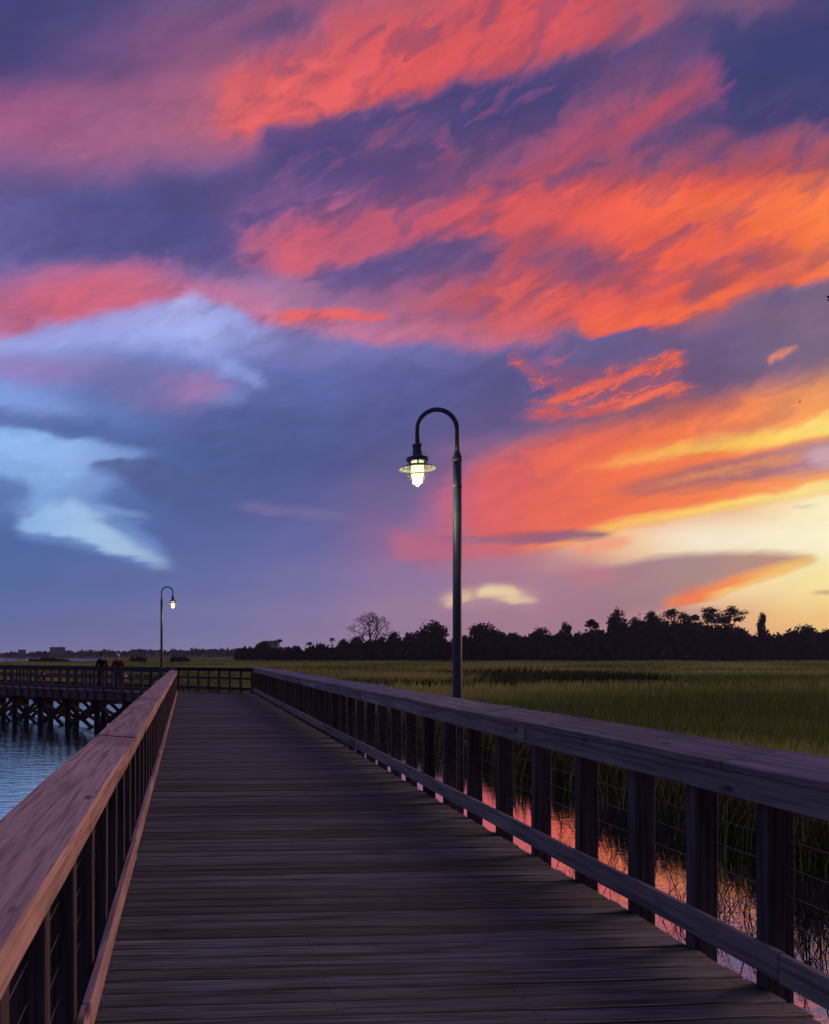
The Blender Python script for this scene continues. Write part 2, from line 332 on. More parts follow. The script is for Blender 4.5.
#ENDBANDS
# billows: every sheet is mottled by shaded lumps and by lumps that catch the last light
MW = sstep((V - 18) / 6) + .35 * sstep((V - 9) / 5) * sstep((24 - V) / 6) * sstep((U - 14) / 6)
k_ = (sstep((-M1 + .06) / .45) * MW)[..., None]
SKY += (SHADE * .85 - SKY) * k_ * .42 * (.45 + .55 * sstep((U + 8) / 14))[..., None]
k_ = (sstep((M1 - .02) / .40) * sstep((V - 19) / 5) * sstep((U + 4) / 14))[..., None]
SKY += (np.array(lin((206, 92, 100)), np.float32) - SKY) * k_ * .20 * (1 - sstep((U - 19) / 8))[..., None] * sstep((.5 - SKY[..., :1]) / .3)
SKY *= (1 + .06 * S1 + .10 * B1 + .08 * C1)[..., None]
lum = (SKY @ np.array((.3, .55, .15), np.float32))[..., None]
SKY += (lum - SKY) * .06
SKY *= (1 - .11 * sstep((SKY[..., 2] / (SKY[..., 0] + .02) - .9) / 1.2) * sstep((.45 - SKY[..., 2]) / .2) * sstep((V - 5) / 6))[..., None]   # the slate sheets are thick
k_ = (sstep((SKY[..., 0] / (SKY[..., 2] + .02) - 1.4) / 1.6) * sstep((.42 - SKY[..., 1] / (SKY[..., 0] + .01)) / .2))[..., None]
SKY *= 1 - k_ * np.array((.0, .13, .17), np.float32)          # the burning sheets are a deep red orange
np.clip(SKY, 0.0005, None, out=SKY)
#SKYNODES
chart = bpy.data.images.new('dusk_clouds', NU, NV, alpha=False, float_buffer=True, is_data=True)
chart.pixels.foreach_set(np.concatenate([SKY, np.ones((NV, NU, 1), np.float32)], -1).astype(np.float32).ravel())
chart.update()
chart.pack()
g = G(NT)
D = g.n('ShaderNodeTexCoord').outputs['Generated']
AZ = g.math('MULTIPLY', g.math('ARCTAN2', g.vmath('DOT_PRODUCT', D, (CT, -ST, 0)), g.vmath('DOT_PRODUCT', D, (ST, CT, 0))), 180 / math.pi)
EL = g.math('MAXIMUM', g.math('MULTIPLY', g.math('ARCSINE', g.sep(D)[2]), 180 / math.pi), 0.0)
tex = g.n('ShaderNodeTexImage', image=chart, extension='EXTEND', interpolation='Linear')
g.put(tex.inputs[0], g.xyz(g.mr(AZ, AZ0, AZ1, 0., 1., False), g.math('DIVIDE', EL, EL1)))
acc = tex.outputs[0]
# outside the charted clouds: towards zenith and behind the viewer the dusk deepens to blue violet
back = g.ramp(g.math('MULTIPLY_ADD', g.math('SUBTRACT', AZ, 9.5), 1 / 360, .5), [(0, lin((34, 36, 60))), (.16, lin((40, 46, 78))), (.33, lin((92, 112, 172))), (.6, lin((130, 108, 135))), (.68, lin((110, 84, 100))), (.84, lin((48, 44, 66))), (1, lin((34, 36, 60)))], 'EASE')
acc = g.mix(g.mr(g.math('ABSOLUTE', g.math('SUBTRACT', AZ, 9.5)), 29, 60), acc, back)
acc = g.mix(g.mr(EL, 37, 66), acc, lin((98, 98, 160)) + (1,))
sky = g.n('ShaderNodeTexSky', sky_type='NISHITA')
sky.sun_disc = False
sky.sun_elevation = SUN_EL
sky.sun_rotation = SUN_AZ
sky.dust_density = 1.0
bg1 = g.n('ShaderNodeBackground'); g.put(bg1.inputs[0], sky.outputs[0]); bg1.inputs[1].default_value = 0.05
bg2 = g.n('ShaderNodeBackground'); g.put(bg2.inputs[0], acc); bg2.inputs[1].default_value = 1.04
mx = g.n('ShaderNodeMixShader'); mx.inputs[0].default_value = 0.95     # the overcast sheets cover most of the clear sky
NT.links.new(bg1.outputs[0], mx.inputs[1]); NT.links.new(bg2.outputs[0], mx.inputs[2])
out = g.n('ShaderNodeOutputWorld')
NT.links.new(mx.outputs[0], out.inputs[0])
SC.world = W

# ------------------------------------------------------------------ sun (already at the horizon, seen through cloud)
sl = bpy.data.lights.new('sun', 'SUN')
sl.energy = 2.0
sl.angle = R(22)
sl.color = (1.0, .50, .42)
so = bpy.data.objects.new('sun', sl)
COL.objects.link(so)
sd = Vector((math.sin(SUN_AZ) * math.cos(R(4.5)), math.cos(SUN_AZ) * math.cos(R(4.5)), math.sin(R(4.5))))
so.rotation_euler = (-sd).to_track_quat('-Z', 'Y').to_euler()

# ------------------------------------------------------------------ materials
def new_mat(name):
    m = bpy.data.materials.new(name); m.use_nodes = True
    m.node_tree.nodes.clear()
    q = G(m.node_tree)
    o = q.n('ShaderNodeOutputMaterial'); b = q.n('ShaderNodeBsdfPrincipled')
    m.node_tree.links.new(b.outputs[0], o.inputs[0])
    return m, q, b, o
def plain(name, col, rough=.6, metal=0., spec=.5, nscale=6., namp=.25):
    m, q, b, o = new_mat(name)
    tc = q.n('ShaderNodeTexCoord').outputs['Object']
    f = q.noise(tc, nscale, 5, .6).outputs[0]
    c = q.ramp(f, [(.3, tuple(v * (1 - namp) for v in col)), (.7, tuple(min(1, v * (1 + namp)) for v in col))])
    q.put(b.inputs['Base Color'], c)
    q.put(b.inputs['Roughness'], q.mr(f, .3, .7, rough - .08, rough + .08, False))
    b.inputs['Metallic'].default_value = metal
    b.inputs['Specular IOR Level'].default_value = spec
    return m
def wood(name, dark, mid, light, axis, grain=1.0, attr=False, rough=.82, spec=.25, knots=False):
    """weathered boards; axis = direction of the grain in the board's own space"""
    m, q, b, o = new_mat(name)
    tc = q.n('ShaderNodeTexCoord').outputs['Object']
    rnd = q.n('ShaderNodeObjectInfo').outputs['Random']
    if attr:
        at = q.n('ShaderNodeAttribute', attribute_name='tone')
        rnd = at.outputs['Fac']
    sc = [13., 13., 13.]; sc[axis] = .9
    v = q.map(tc, scale=tuple(sc))
    w = q.math('MULTIPLY', rnd, 40.)
    n1 = q.noise(v, 1.4 * grain, 6, .65, .6, '4D', w).outputs[0]            # long grain
    sc2 = [42., 42., 42.]; sc2[axis] = 1.3
    n2 = q.noise(q.map(tc, scale=tuple(sc2)), grain, 3, .6, .2, '4D', w).outputs[0]   # fibres
    n3 = q.noise(tc, 1.3, 4, .6, 0, '4D', w).outputs[0]                       # stains
    n4 = q.noise(tc, 14., 4, .7, 0, '4D', w).outputs[0]                      # scuffs
    f = q.math('ADD', q.math('MULTIPLY', n1, .55), q.math('ADD', q.math('MULTIPLY', n2, .25), q.math('MULTIPLY', n4, .2)))
    c = q.ramp(f, [(.24, dark), (.44, mid), (.66, light), (.85, tuple(x * .92 for x in light))])
    tone = q.mr(rnd, 0., 1., .52, 1.48, False) if attr else q.mr(rnd, 0., 1., .8, 1.2, False)
    c = q.mix(1.0, c, q.ramp(n3, [(.3, (.62, .6, .6)), (.5, (1, 1, 1)), (.75, (1.18, 1.14, 1.08))]), 'MULTIPLY')
    # dark fibres and, on the rails, nail holes, checks and knots
    c = q.mix(q.mr(n2, .38, .52, .9, 0., False), c, dark + (1,))
    if knots:
        ks = [7., 7., 7.]; ks[axis] = 2.2
        vo = q.n('ShaderNodeTexVoronoi', feature='F1', voronoi_dimensions='4D'); q.put(vo.inputs['Vector'], q.map(tc, scale=tuple(ks))); q.put(vo.inputs['W'], w); vo.inputs['Scale'].default_value = 1.15
        c = q.mix(q.mr(q.math('ADD', vo.outputs['Distance'], q.math('MULTIPLY', n4, .12)), .18, .30, .9, 0.), c, tuple(x * .35 for x in dark) + (1,))
    cx = q.n('ShaderNodeVectorMath', operation='SCALE'); q.put(cx.inputs[0], c); q.put(cx.inputs['Scale'], tone)
    q.put(b.inputs['Base Color'], cx.outputs[0])
    q.put(b.inputs['Roughness'], q.mr(n4, .3, .7, rough - .12, min(1, rough + .1), False))
    b.inputs['Specular IOR Level'].default_value = spec
    bp = q.n('ShaderNodeBump'); bp.inputs['Strength'].default_value = .55; bp.inputs['Distance'].default_value = .006
    q.put(bp.inputs['Height'], f); q.put(b.inputs['Normal'], bp.outputs[0])
    return m
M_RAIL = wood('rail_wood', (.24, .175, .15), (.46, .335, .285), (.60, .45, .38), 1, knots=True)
M_RAILD = wood('shaded_rail_wood', (.17, .14, .13), (.32, .265, .245), (.42, .36, .33), 1, knots=True)  # darker copy of the left rail's wood, its lesser light put into colour
M_RAILX = wood('cross_rail_wood', (.08, .06, .055), (.20, .155, .14), (.30, .25, .22), 0)
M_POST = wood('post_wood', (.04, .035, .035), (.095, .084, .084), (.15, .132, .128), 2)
M_DECK = wood('deck_wood', (.012, .019, .028), (.040, .066, .094), (.088, .128, .168), 0, 1.2, True)
M_RAILP = wood('pier_rail_wood', (.03, .028, .03), (.075, .07, .075), (.12, .11, .12), 0)
M_PIER = wood('pier_wood', (.05, .045, .045), (.13, .115, .12), (.2, .18, .185), 2)
M_PILE = plain('tarred_pile', (.03, .027, .026), .85, 0, .2, 5, .5)
M_WIRE = plain('steel_wire', (.24, .24, .24), .5, .6, .5, 30, .2)
M_POLE = plain('black_green_paint', (.085, .095, .13), .5, 0, .5, 8, .2)
M_BOLT = plain('galvanised_bolt', (.28, .27, .27), .5, .7, .5, 40, .3)
M_BIRD = plain('dark_plumage', (.02, .018, .02), .8)
M_WHITEWALL = plain('pale_render', (.8, .8, .82), .85, 0, .2, .4, .1)
M_GREYWALL = plain('grey_render', (.22, .22, .26), .85, 0, .2, .3, .15)
M_ROOF = plain('dark_roof', (.05, .05, .06), .9)
M_PANE = plain('window_glass', (.03, .035, .045), .12, 0, .6)
M_SKIN = plain('skin', (.42, .25, .18), .55, 0, .35)
M_DARKCLOTH = plain('black_cloth', (.012, .012, .016), .9, 0, .2, 30, .4)
M_NAVY = plain('navy_denim', (.03, .035, .06), .9, 0, .2, 30, .4)
M_RED = plain('dark_red_cloth', (.16, .022, .02), .9, 0, .2, 30, .4)
M_GREYCLOTH = plain('grey_denim', (.10, .10, .13), .9, 0, .2, 30, .4)
M_PALE = plain('pale_cloth', (.6, .57, .55), .85, 0, .3, 20, .1)
M_HAIR = plain('dark_hair', (.02, .015, .012), .7)
M_RING = plain('life_ring_red', (.16, .02, .02), .6)
M_SHADE_IN = plain('grey_enamel', (.34, .34, .31), .5)

def glow_mat(name, col, strength):
    m, q, b, o = new_mat(name)
    b.inputs['Base Color'].default_value = (.9, .88, .8, 1)
    b.inputs['Emission Color'].default_value = col + (1,)
    lw = q.n('ShaderNodeLayerWeight'); lw.inputs['Blend'].default_value = .35
    q.put(b.inputs['Emission Strength'], q.mr(lw.outputs['Facing'], 0., 1., strength, strength * .25, False))
    return m
M_GLOBE = glow_mat('lit_globe', (1.0, .84, .46), 1.7)

def leaf_mat(name, dark, light, rough=.8, trans=.25, mid=None):
    m, q, b, o = new_mat(name)
    at = q.n('ShaderNodeAttribute', attribute_name='tone')
    c = q.ramp(at.outputs['Fac'], [(0, dark), (1, light)] if mid is None else [(0, dark), (.2, mid), (1, light)])
    q.put(b.inputs['Base Color'], c); b.inputs['Roughness'].default_value = rough
    b.inputs['Specular IOR Level'].default_value = .15
    if trans:
        t = q.n('ShaderNodeBsdfTranslucent'); q.put(t.inputs[0], c)
        mx = q.n('ShaderNodeMixShader'); mx.inputs[0].default_value = trans
        q.nt.links.new(b.outputs[0], mx.inputs[1]); q.nt.links.new(t.outputs[0], mx.inputs[2]); q.nt.links.new(mx.outputs[0], o.inputs[0])
    return m
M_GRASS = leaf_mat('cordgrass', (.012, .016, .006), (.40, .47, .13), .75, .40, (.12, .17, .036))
M_REED = leaf_mat('dead_reed', (.02, .02, .011), (.075, .068, .035), .8, .1)
M_LEAF = leaf_mat('tree_leaves', (.013, .019, .009), (.042, .052, .020), .8, .1)
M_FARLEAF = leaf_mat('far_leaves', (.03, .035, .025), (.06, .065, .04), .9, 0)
M_BARK = plain('bark', (.035, .028, .024), .9, 0, .1)

m, q, b, o = new_mat('marsh_mud')
tc = q.n('ShaderNodeNewGeometry').outputs['Position']
nz = q.noise(tc, .35, 6, .65).outputs[0]
q.put(b.inputs['Base Color'], q.ramp(nz, [(.3, (.030, .030, .016)), (.55, (.06, .062, .022)), (.75, (.10, .095, .035))]))
b.inputs['Roughness'].default_value = .85; b.inputs['Specular IOR Level'].default_value = .2
M_MUD = m

m, q, b, o = new_mat('creek_water')
pos = q.n('ShaderNodeNewGeometry').outputs['Position']
b.inputs['Base Color'].default_value = (.010, .014, .018, 1)
b.inputs['Roughness'].default_value = .03
b.inputs['IOR'].default_value = 30.0
px_ = q.sep(pos)[0]
rough_side = q.mr(px_, 4.0, -2.0)                       # sheltered by the marsh on the right, open harbour on the left
v1 = q.noise(q.map(pos, rot=(0, 0, R(25)), scale=(1.2, 2.6, 1)), 1.0, 4, .6, .5).outputs[0]
v2 = q.noise(q.map(pos, rot=(0, 0, R(-10)), scale=(3.5, 6.5, 1)), 1.0, 3, .55, .3).outputs[0]
h = q.math('ADD', q.math('MULTIPLY', v1, .7), q.math('MULTIPLY', v2, .3))
bp = q.n('ShaderNodeBump'); bp.inputs['Distance'].default_value = .22
q.put(bp.inputs['Strength'], q.mr(rough_side, 0., 1., .045, .15, False))
q.put(bp.inputs['Height'], h); q.put(b.inputs['Normal'], bp.outputs[0])
M_WATER = m

# ------------------------------------------------------------------ object helpers
def tag(o, label=None, cat=None, group=None, kind=None):
    if label: o['label'] = label
    if cat: o['category'] = cat
    if group: o['group'] = group
    if kind: o['kind'] = kind
    return o
def empty(name, loc=(0, 0, 0), rz=0.0):
    o = bpy.data.objects.new(name, None); COL.objects.link(o)
    o.location = loc; o.rotation_euler = (0, 0, rz); o.empty_display_size = .2
    return o
def link_mesh(name, me, mat, parent=None, loc=(0, 0, 0), rot=(0, 0, 0)):
    if mat is not None and len(me.materials) == 0: me.materials.append(mat)
    o = bpy.data.objects.new(name, me); COL.objects.link(o)
    o.location = loc; o.rotation_euler = rot
    if parent is not None: o.parent = parent
    return o
def raw_mesh(name, V_, F_, tone=None, smooth=False):
    """V_ (n,3); F_ list of faces of one size as an (m,k) array; tone = value per face"""
    me = bpy.data.meshes.new(name)
    V_ = np.ascontiguousarray(V_, np.float32); F_ = np.ascontiguousarray(F_, np.int32)
    n, k = F_.shape
    me.vertices.add(len(V_)); me.vertices.foreach_set('co', V_.ravel())
    me.loops.add(n * k); me.loops.foreach_set('vertex_index', F_.ravel())
    me.polygons.add(n); me.polygons.foreach_set('loop_start', np.arange(0, n * k, k, dtype=np.int32)); me.polygons.foreach_set('loop_total', np.full(n, k, np.int32))
    if tone is not None:
        a = me.attributes.new('tone', 'FLOAT', 'FACE'); a.data.foreach_set('value', np.ascontiguousarray(tone, np.float32))
    if smooth: me.polygons.foreach_set('use_smooth', np.ones(n, bool))
    me.update(calc_edges=True)
    return me
def bm_mesh(name, bm, smooth=False):
    me = bpy.data.meshes.new(name)
    bmesh.ops.recalc_face_normals(bm, faces=bm.faces)
    if smooth:
        for f in bm.faces: f.smooth = True
    bm.to_mesh(me); bm.free()
    return me
BOXF = [(0, 3, 2, 1), (4, 5, 6, 7), (0, 1, 5, 4), (1, 2, 6, 5), (2, 3, 7, 6), (3, 0, 4, 7)]
def bm_box(bm, c, s, rot=None):
    vs = []
    for z in (-.5, .5):
        for x, y in ((-.5, -.5), (.5, -.5), (.5, .5), (-.5, .5)):
            p = Vector((x * s[0], y * s[1], z * s[2]))
            if rot is not None: p = rot @ p
            vs.append(bm.verts.new(p + Vector(c)))
    fs = [bm.faces.new([vs[i] for i in f]) for f in BOXF]
    return vs, fs
def board_mesh(size, axis=1, segs=1, wob=.0, bev=.004, seed=0):
    """a sawn board, its edges eased and its length slightly bowed"""
    rr = random.Random(seed)
    bm = bmesh.new(); bm_box(bm, (0, 0, 0), size)
    if segs > 1:
        eds = [e for e in bm.edges if abs((e.verts[0].co - e.verts[1].co)[axis]) > size[axis] * .9]
        bmesh.ops.subdivide_edges(bm, edges=eds, cuts=segs - 1, use_grid_fill=True)
    if bev:
        eds = [e for e in bm.edges if len(e.link_faces) == 2 and e.calc_face_angle(0) > 1.0]
        bmesh.ops.bevel(bm, geom=eds, offset=bev, segments=1, affect='EDGES', profile=.5)
    if wob:
        ph = [rr.uniform(0, 6.28) for _ in range(4)]
        for v in bm.verts:
            t = v.co[axis] / size[axis] * 3.0
            for k in range(3):
                if k != axis: v.co[k] += wob * (math.sin(2.1 * t + ph[k]) * .6 + math.sin(5.3 * t + ph[3] + k) * .3)
    return bm_mesh('board', bm)
def bm_tube(bm, pts, rad, seg=10, cap=True):
    pts = [Vector(p) for p in pts]
    if not hasattr(rad, '__len__'): rad = [rad] * len(pts)
    rings = []; up = None
    for i, p in enumerate(pts):
        t = (pts[min(i + 1, len(pts) - 1)] - pts[max(i - 1, 0)]).normalized()
        if up is None:
            up = Vector((0, 0, 1)) if abs(t.z) < .9 else Vector((1, 0, 0))
        a = (up - t * up.dot(t)).normalized(); b_ = t.cross(a); up = a
        rings.append([bm.verts.new(p + (a * math.cos(6.28319 * k / seg) + b_ * math.sin(6.28319 * k / seg)) * rad[i]) for k in range(seg)])
    for r0, r1 in zip(rings, rings[1:]):
        for k in range(seg):
            bm.faces.new((r0[k], r0[(k + 1) % seg], r1[(k + 1) % seg], r1[k]))
    if cap:
        bm.faces.new(rings[0]); bm.faces.new(rings[-1])
def bm_lathe(bm, prof, seg=24, c=(0, 0, 0), closed=False):
    rings = []
    for r, z in prof:
        rings.append([bm.verts.new((c[0] + r * math.cos(6.28319 * k / seg), c[1] + r * math.sin(6.28319 * k / seg), c[2] + z)) for k in range(seg)])
    pr = list(zip(rings, rings[1:])) + ([(rings[-1], rings[0])] if closed else [])
    for r0, r1 in pr:
        for k in range(seg):
            bm.faces.new((r0[k], r0[(k + 1) % seg], r1[(k + 1) % seg], r1[k]))
    if not closed:
        bm.faces.new(rings[0]); bm.faces.new(rings[-1])

# ------------------------------------------------------------------ ground and water
WATER_Z = -1.7
MARSH_Z = -1.62
BANK = np.array([(8.6, -60), (8.6, 6), (8.5, 11), (8.6, 15), (8.3, 22), (7.2, 29), (6.4, 40), (4, 52), (-3, 66), (-14, 78), (-30, 88), (-55, 96), (-95, 104), (-160, 112), (-420, 140)], float)
def bank_x(y):
    return np.interp(y, BANK[:, 1], BANK[:, 0])
def creek_poly(pts): return np.array([list(ground_at(px, d))[:2] for px, d in pts])
CREEKS = [creek_poly([(515, 68), (532, 70), (545, 75), (620, 77), (700, 81), (712, 90), (703, 98), (680, 104), (630, 108), (565, 106), (545, 100), (532, 88), (518, 77)])]
CREEKS.append(creek_poly([(250, 71), (330, 69), (430, 68), (515, 67), (515, 77), (430, 78), (330, 78.5), (250, 80)]))
def inside(poly, x, y):
    r = np.zeros(x.shape, bool); n = len(poly); j = n - 1
    for i in range(n):
        xi, yi = poly[i]; xj, yj = poly[j]
        with np.errstate(divide='ignore', invalid='ignore'):
            c = ((yi > y) != (yj > y)) & (x < (xj - xi) * (y - yi) / (yj - yi + 1e-12) + xi)
        r ^= c; j = i
    return r
def depth_px(x, y):
    d = x * ST + y * CT; r = x * CT - y * ST
    return d, CX + FP * r / np.maximum(d, .1)
def wobble(x, y):
    return .5 * np.sin(x * .9 + 1.3 * np.sin(y * .53)) + .4 * np.sin(y * 1.3 + x * .31) + .25 * np.sin(y * 3.1 + x * 2.2)
SHORE_D = 620.0                    # beyond this lies the open river, then the far shore
def is_land(x, y):
    land = x > bank_x(y) + wobble(x, y) * .55
    for c in CREEKS: land &= ~inside(c, x, y)
    d, px = depth_px(x, y)
    far = np.interp(px, [-400, 96, 135, 1200], [330, 345, 3000, 3000])
    land &= d < far
    return land
# one sheet reaching to the horizon: rings of a polar grid round the viewer
rad = np.concatenate([[0.0], np.geomspace(2.0, 12000, 120)])
ang = np.linspace(0, 2 * np.pi, 361)[:-1]
RR, AA = np.meshgrid(rad, ang, indexing='ij')
gx, gy = RR * np.sin(AA), RR * np.cos(AA)
land = is_land(gx, gy)
gz = np.where(land, MARSH_Z + .05 * wobble(gx, gy), -2.7)
gd, gpx = depth_px(gx, gy)
gz = np.where(RR > 960, np.where((RR > 1000) | (gpx > 140), 1.0, -2.7), gz)
nr, na = RR.shape
idx = np.arange(nr * na).reshape(nr, na)
F_ = np.stack([idx[:-1, :], np.roll(idx, -1, 1)[:-1, :], np.roll(idx, -1, 1)[1:, :], idx[1:, :]], -1).reshape(-1, 4)
tag(link_mesh('ground', raw_mesh('ground', np.stack([gx, gy, gz], -1).reshape(-1, 3), F_, smooth=True), M_MUD), kind='structure')
wr = np.geomspace(1.0, 9000, 40)
wv = [(0, 0, 0)] + [(r_ * math.sin(t), r_ * math.cos(t), 0) for r_ in wr for t in np.linspace(0, 2 * np.pi, 97)[:-1]]
wf = [(0, 1 + k, 1 + (k + 1) % 96, 1 + (k + 1) % 96) for k in range(96)]
bm = bmesh.new()
vs = [bm.verts.new(v) for v in wv]
for k in range(96): bm.faces.new((vs[0], vs[1 + k], vs[1 + (k + 1) % 96]))
for i in range(len(wr) - 1):
    for k in range(96):
        a0 = 1 + i * 96
        bm.faces.new((vs[a0 + k], vs[a0 + (k + 1) % 96], vs[a0 + 96 + (k + 1) % 96], vs[a0 + 96 + k]))
tag(link_mesh('water', bm_mesh('water', bm, True), M_WATER, loc=(0, 0, WATER_Z)), kind='structure')

# ------------------------------------------------------------------ marsh grass
def grass_points(d0, d1, dens, px0=-320, px1=1400):
    """points on land, even over the ground, inside a wedge a little wider than the view"""
    t0, t1 = (px0 - CX) / FP, (px1 - CX) / FP
    area = (t1 - t0) * (d1 * d1 - d0 * d0) / 2
    n = int(area * dens)
    d = np.sqrt(rng.random(n) * (d1 * d1 - d0 * d0) + d0 * d0); r = d * (t0 + (t1 - t0) * rng.random(n))
    x = r * CT + d * ST; y = d * CT - r * ST
    k = is_land(x, y)
    return x[k], y[k], d[k]
def blades(x, y, h, w, lean, z0, tone):
    """tapering, arching blades: five points, a quad and a tip folded into two quads"""
    n = len(x)
    a = rng.random(n) * 2 * np.pi
    ax_, ay_ = np.cos(a) * w / 2, np.sin(a) * w / 2
    b_ = rng.normal(.5, .9, n)                     # the wind leans most of them one way
    lx, ly = np.cos(b_) * lean * h, np.sin(b_) * lean * h
    z = np.zeros(n)
    V_ = np.empty((n, 6, 3), np.float32)
    for k, (f, ww, l) in enumerate(((0, 1, 0), (.55, .8, .28), (1, .16, 1))):
        zz = z0 + h * f * (1 - .12 * lean * f)
        V_[:, 2 * k] = np.stack([x + lx * l - ax_ * ww, y + ly * l - ay_ * ww, zz], -1)
        V_[:, 2 * k + 1] = np.stack([x + lx * l + ax_ * ww, y + ly * l + ay_ * ww, zz], -1)
    base = (np.arange(n) * 6)[:, None]
    F_ = np.concatenate([base + np.array([[0, 1, 3, 2]]), base + np.array([[2, 3, 5, 4]])], 0)
    return V_.reshape(-1, 3), F_, np.concatenate([tone, tone])
def patchy(x, y):
    return .5 + .22 * np.sin(x * .11 + 2 * np.sin(y * .05)) + .18 * np.sin(y * .16 - x * .05) + .12 * np.sin(x * .47 + y * .39)
parts_ = []; off = 0
for d0, d1, dens, w, hh in ((5, 16, 210, .016, 1.28), (16, 30, 95, .026, 1.28), (30, 60, 26, .05, 1.27), (60, 120, 6.5, .11, 1.27), (120, 300, 1.25, .26, 1.27), (300, 640, .22, .62, 1.3)):
    x, y, d = grass_points(d0, d1, dens)
    p = patchy(x, y)
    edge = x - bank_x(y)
    h = hh * rng.uniform(.70, 1.06, len(x)) * (.9 + .2 * p) * np.where(edge < 1.2, .72, 1.0)
    tone = np.clip(.2 + .8 * np.clip(1.9 * (p - .5) + .42 + rng.normal(0, .2, len(x)), 0, 1), 0, 1)
    tone = np.where((edge < 1.9) & (rng.random(len(x)) < .85), rng.uniform(0, .13, len(x)), tone)  # bank edge blades darkened: shade of the grass front put into their tone
    # blades behind each creek painted dark, standing in for bank mud and shade
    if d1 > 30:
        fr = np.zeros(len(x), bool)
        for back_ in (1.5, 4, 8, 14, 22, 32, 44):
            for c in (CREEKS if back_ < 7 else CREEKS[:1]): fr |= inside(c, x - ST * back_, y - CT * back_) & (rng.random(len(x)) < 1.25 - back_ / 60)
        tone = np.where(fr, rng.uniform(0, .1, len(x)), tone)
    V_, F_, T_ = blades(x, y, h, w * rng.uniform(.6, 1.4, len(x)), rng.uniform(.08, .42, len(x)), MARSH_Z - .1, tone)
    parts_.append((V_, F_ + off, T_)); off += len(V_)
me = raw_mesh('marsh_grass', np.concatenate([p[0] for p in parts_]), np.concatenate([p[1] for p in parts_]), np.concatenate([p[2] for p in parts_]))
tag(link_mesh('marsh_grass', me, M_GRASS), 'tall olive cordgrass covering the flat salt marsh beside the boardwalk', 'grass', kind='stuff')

# sparse dead stems standing in the shallow water beside the right hand railing
n = 7000
y = rng.uniform(.5, 16.0, n); x = 8.6 - np.abs(rng.normal(0, 1.25, n)) * np.where(y < 13, 1.0, .45) - .1
k = (x > 4.6)
clump = patchy(x * 7, y * 7) + rng.normal(0, .16, n) > .42
k &= clump
x, y = x[k], y[k]
V_, F_, T_ = blades(x, y, rng.uniform(.25, 1.0, len(x)), rng.uniform(.008, .016, len(x)), rng.uniform(.3, 1.6, len(x)), WATER_Z - .08, rng.random(len(x)))
tag(link_mesh('reeds', raw_mesh('reeds', V_, F_, T_), M_REED), 'sparse bent reeds poking out of the glowing water below the railing', 'reeds', kind='stuff')

# ------------------------------------------------------------------ boardwalk
L_EDGE, R_EDGE, Y0, Y1 = -.445, 2.84, -6.2, 35.4
PD = Vector((-.73, .68, 0)).normalized()          # the walk turns left at its far end and goes on as the pier
PN = Vector((.68, .73, 0)).normalized()
PA, PB = Vector((-.435, 34.9, 0)), Vector((2.84, 35.6, 0))
bw = empty('boardwalk'); tag(bw, kind='structure')
pv, pf, pt = [], [], []
def plank(c, half_l, half_w, ang_, z, th, tone, bevel=.004):
    """one plank as a chamfered bar"""
    ca, sa = math.cos(ang_), math.sin(ang_)
    prof = [(-half_w, -th), (-half_w, -bevel), (-half_w + bevel, 0), (half_w - bevel, 0), (half_w, -bevel), (half_w, -th)]
    b0 = len(pv)
    for s in (-1, 1):
        for w_, z_ in prof:
            pv.append((c[0] + s * half_l * ca - w_ * sa, c[1] + s * half_l * sa + w_ * ca, z + z_))
    for k in range(6):
        k2 = (k + 1) % 6
        pf.append((b0 + k, b0 + k2, b0 + 6 + k2, b0 + 6 + k)); pt.append(tone)
    for s in (0, 6):
        pf.append((b0 + s, b0 + s + 1, b0 + s + 2, b0 + s + 5)); pt.append(tone)
        pf.append((b0 + s + 2, b0 + s + 3, b0 + s + 4, b0 + s + 5)); pt.append(tone)
yy = Y0; seams = []
while yy < Y1:
    seams.append(yy)
    w_ = .137 + random.uniform(-.003, .003)
    ln = (R_EDGE - L_EDGE) / 2
    plank(((L_EDGE + R_EDGE) / 2 + random.uniform(-.008, .012), yy + w_ / 2), ln + random.uniform(-.006, .008), w_ / 2, random.gauss(0, .0012), random.gauss(0, .0022), .038, random.random())
    yy += w_ + random.choice((.011, .013, .015, .018, .024))
tag(link_mesh('deck_planks', raw_mesh('deck', np.array(pv), np.array(pf), np.array(pt)), M_DECK, bw))
sv, sf = [], []
for k in range(len(seams)):
    for xx in (L_EDGE + .05, .7, 1.6, R_EDGE - .05):
        for o_ in (.032, .102):
            cx_, cy_ = xx + random.uniform(-.012, .012), seams[k] + o_ + random.uniform(-.006, .006)
            b0 = len(sv)
            for a in np.linspace(0, 2 * math.pi, 7)[:-1]: sv.append((cx_ + .0065 * math.cos(a), cy_ + .0065 * math.sin(a), .0065))
            sf.append([b0 + q_ for q_ in range(6)])
tag(link_mesh('screw_heads', raw_mesh('screws', np.array(sv), np.array(sf)), M_PILE, bw), kind='stuff')
for xx in (L_EDGE + .03, .7, 1.6, R_EDGE - .03):
    link_mesh('joist', board_mesh((.045, Y1 - Y0, .24), 1, 1, 0, .003), M_RAIL, bw, (xx, (Y0 + Y1) / 2, -.165))
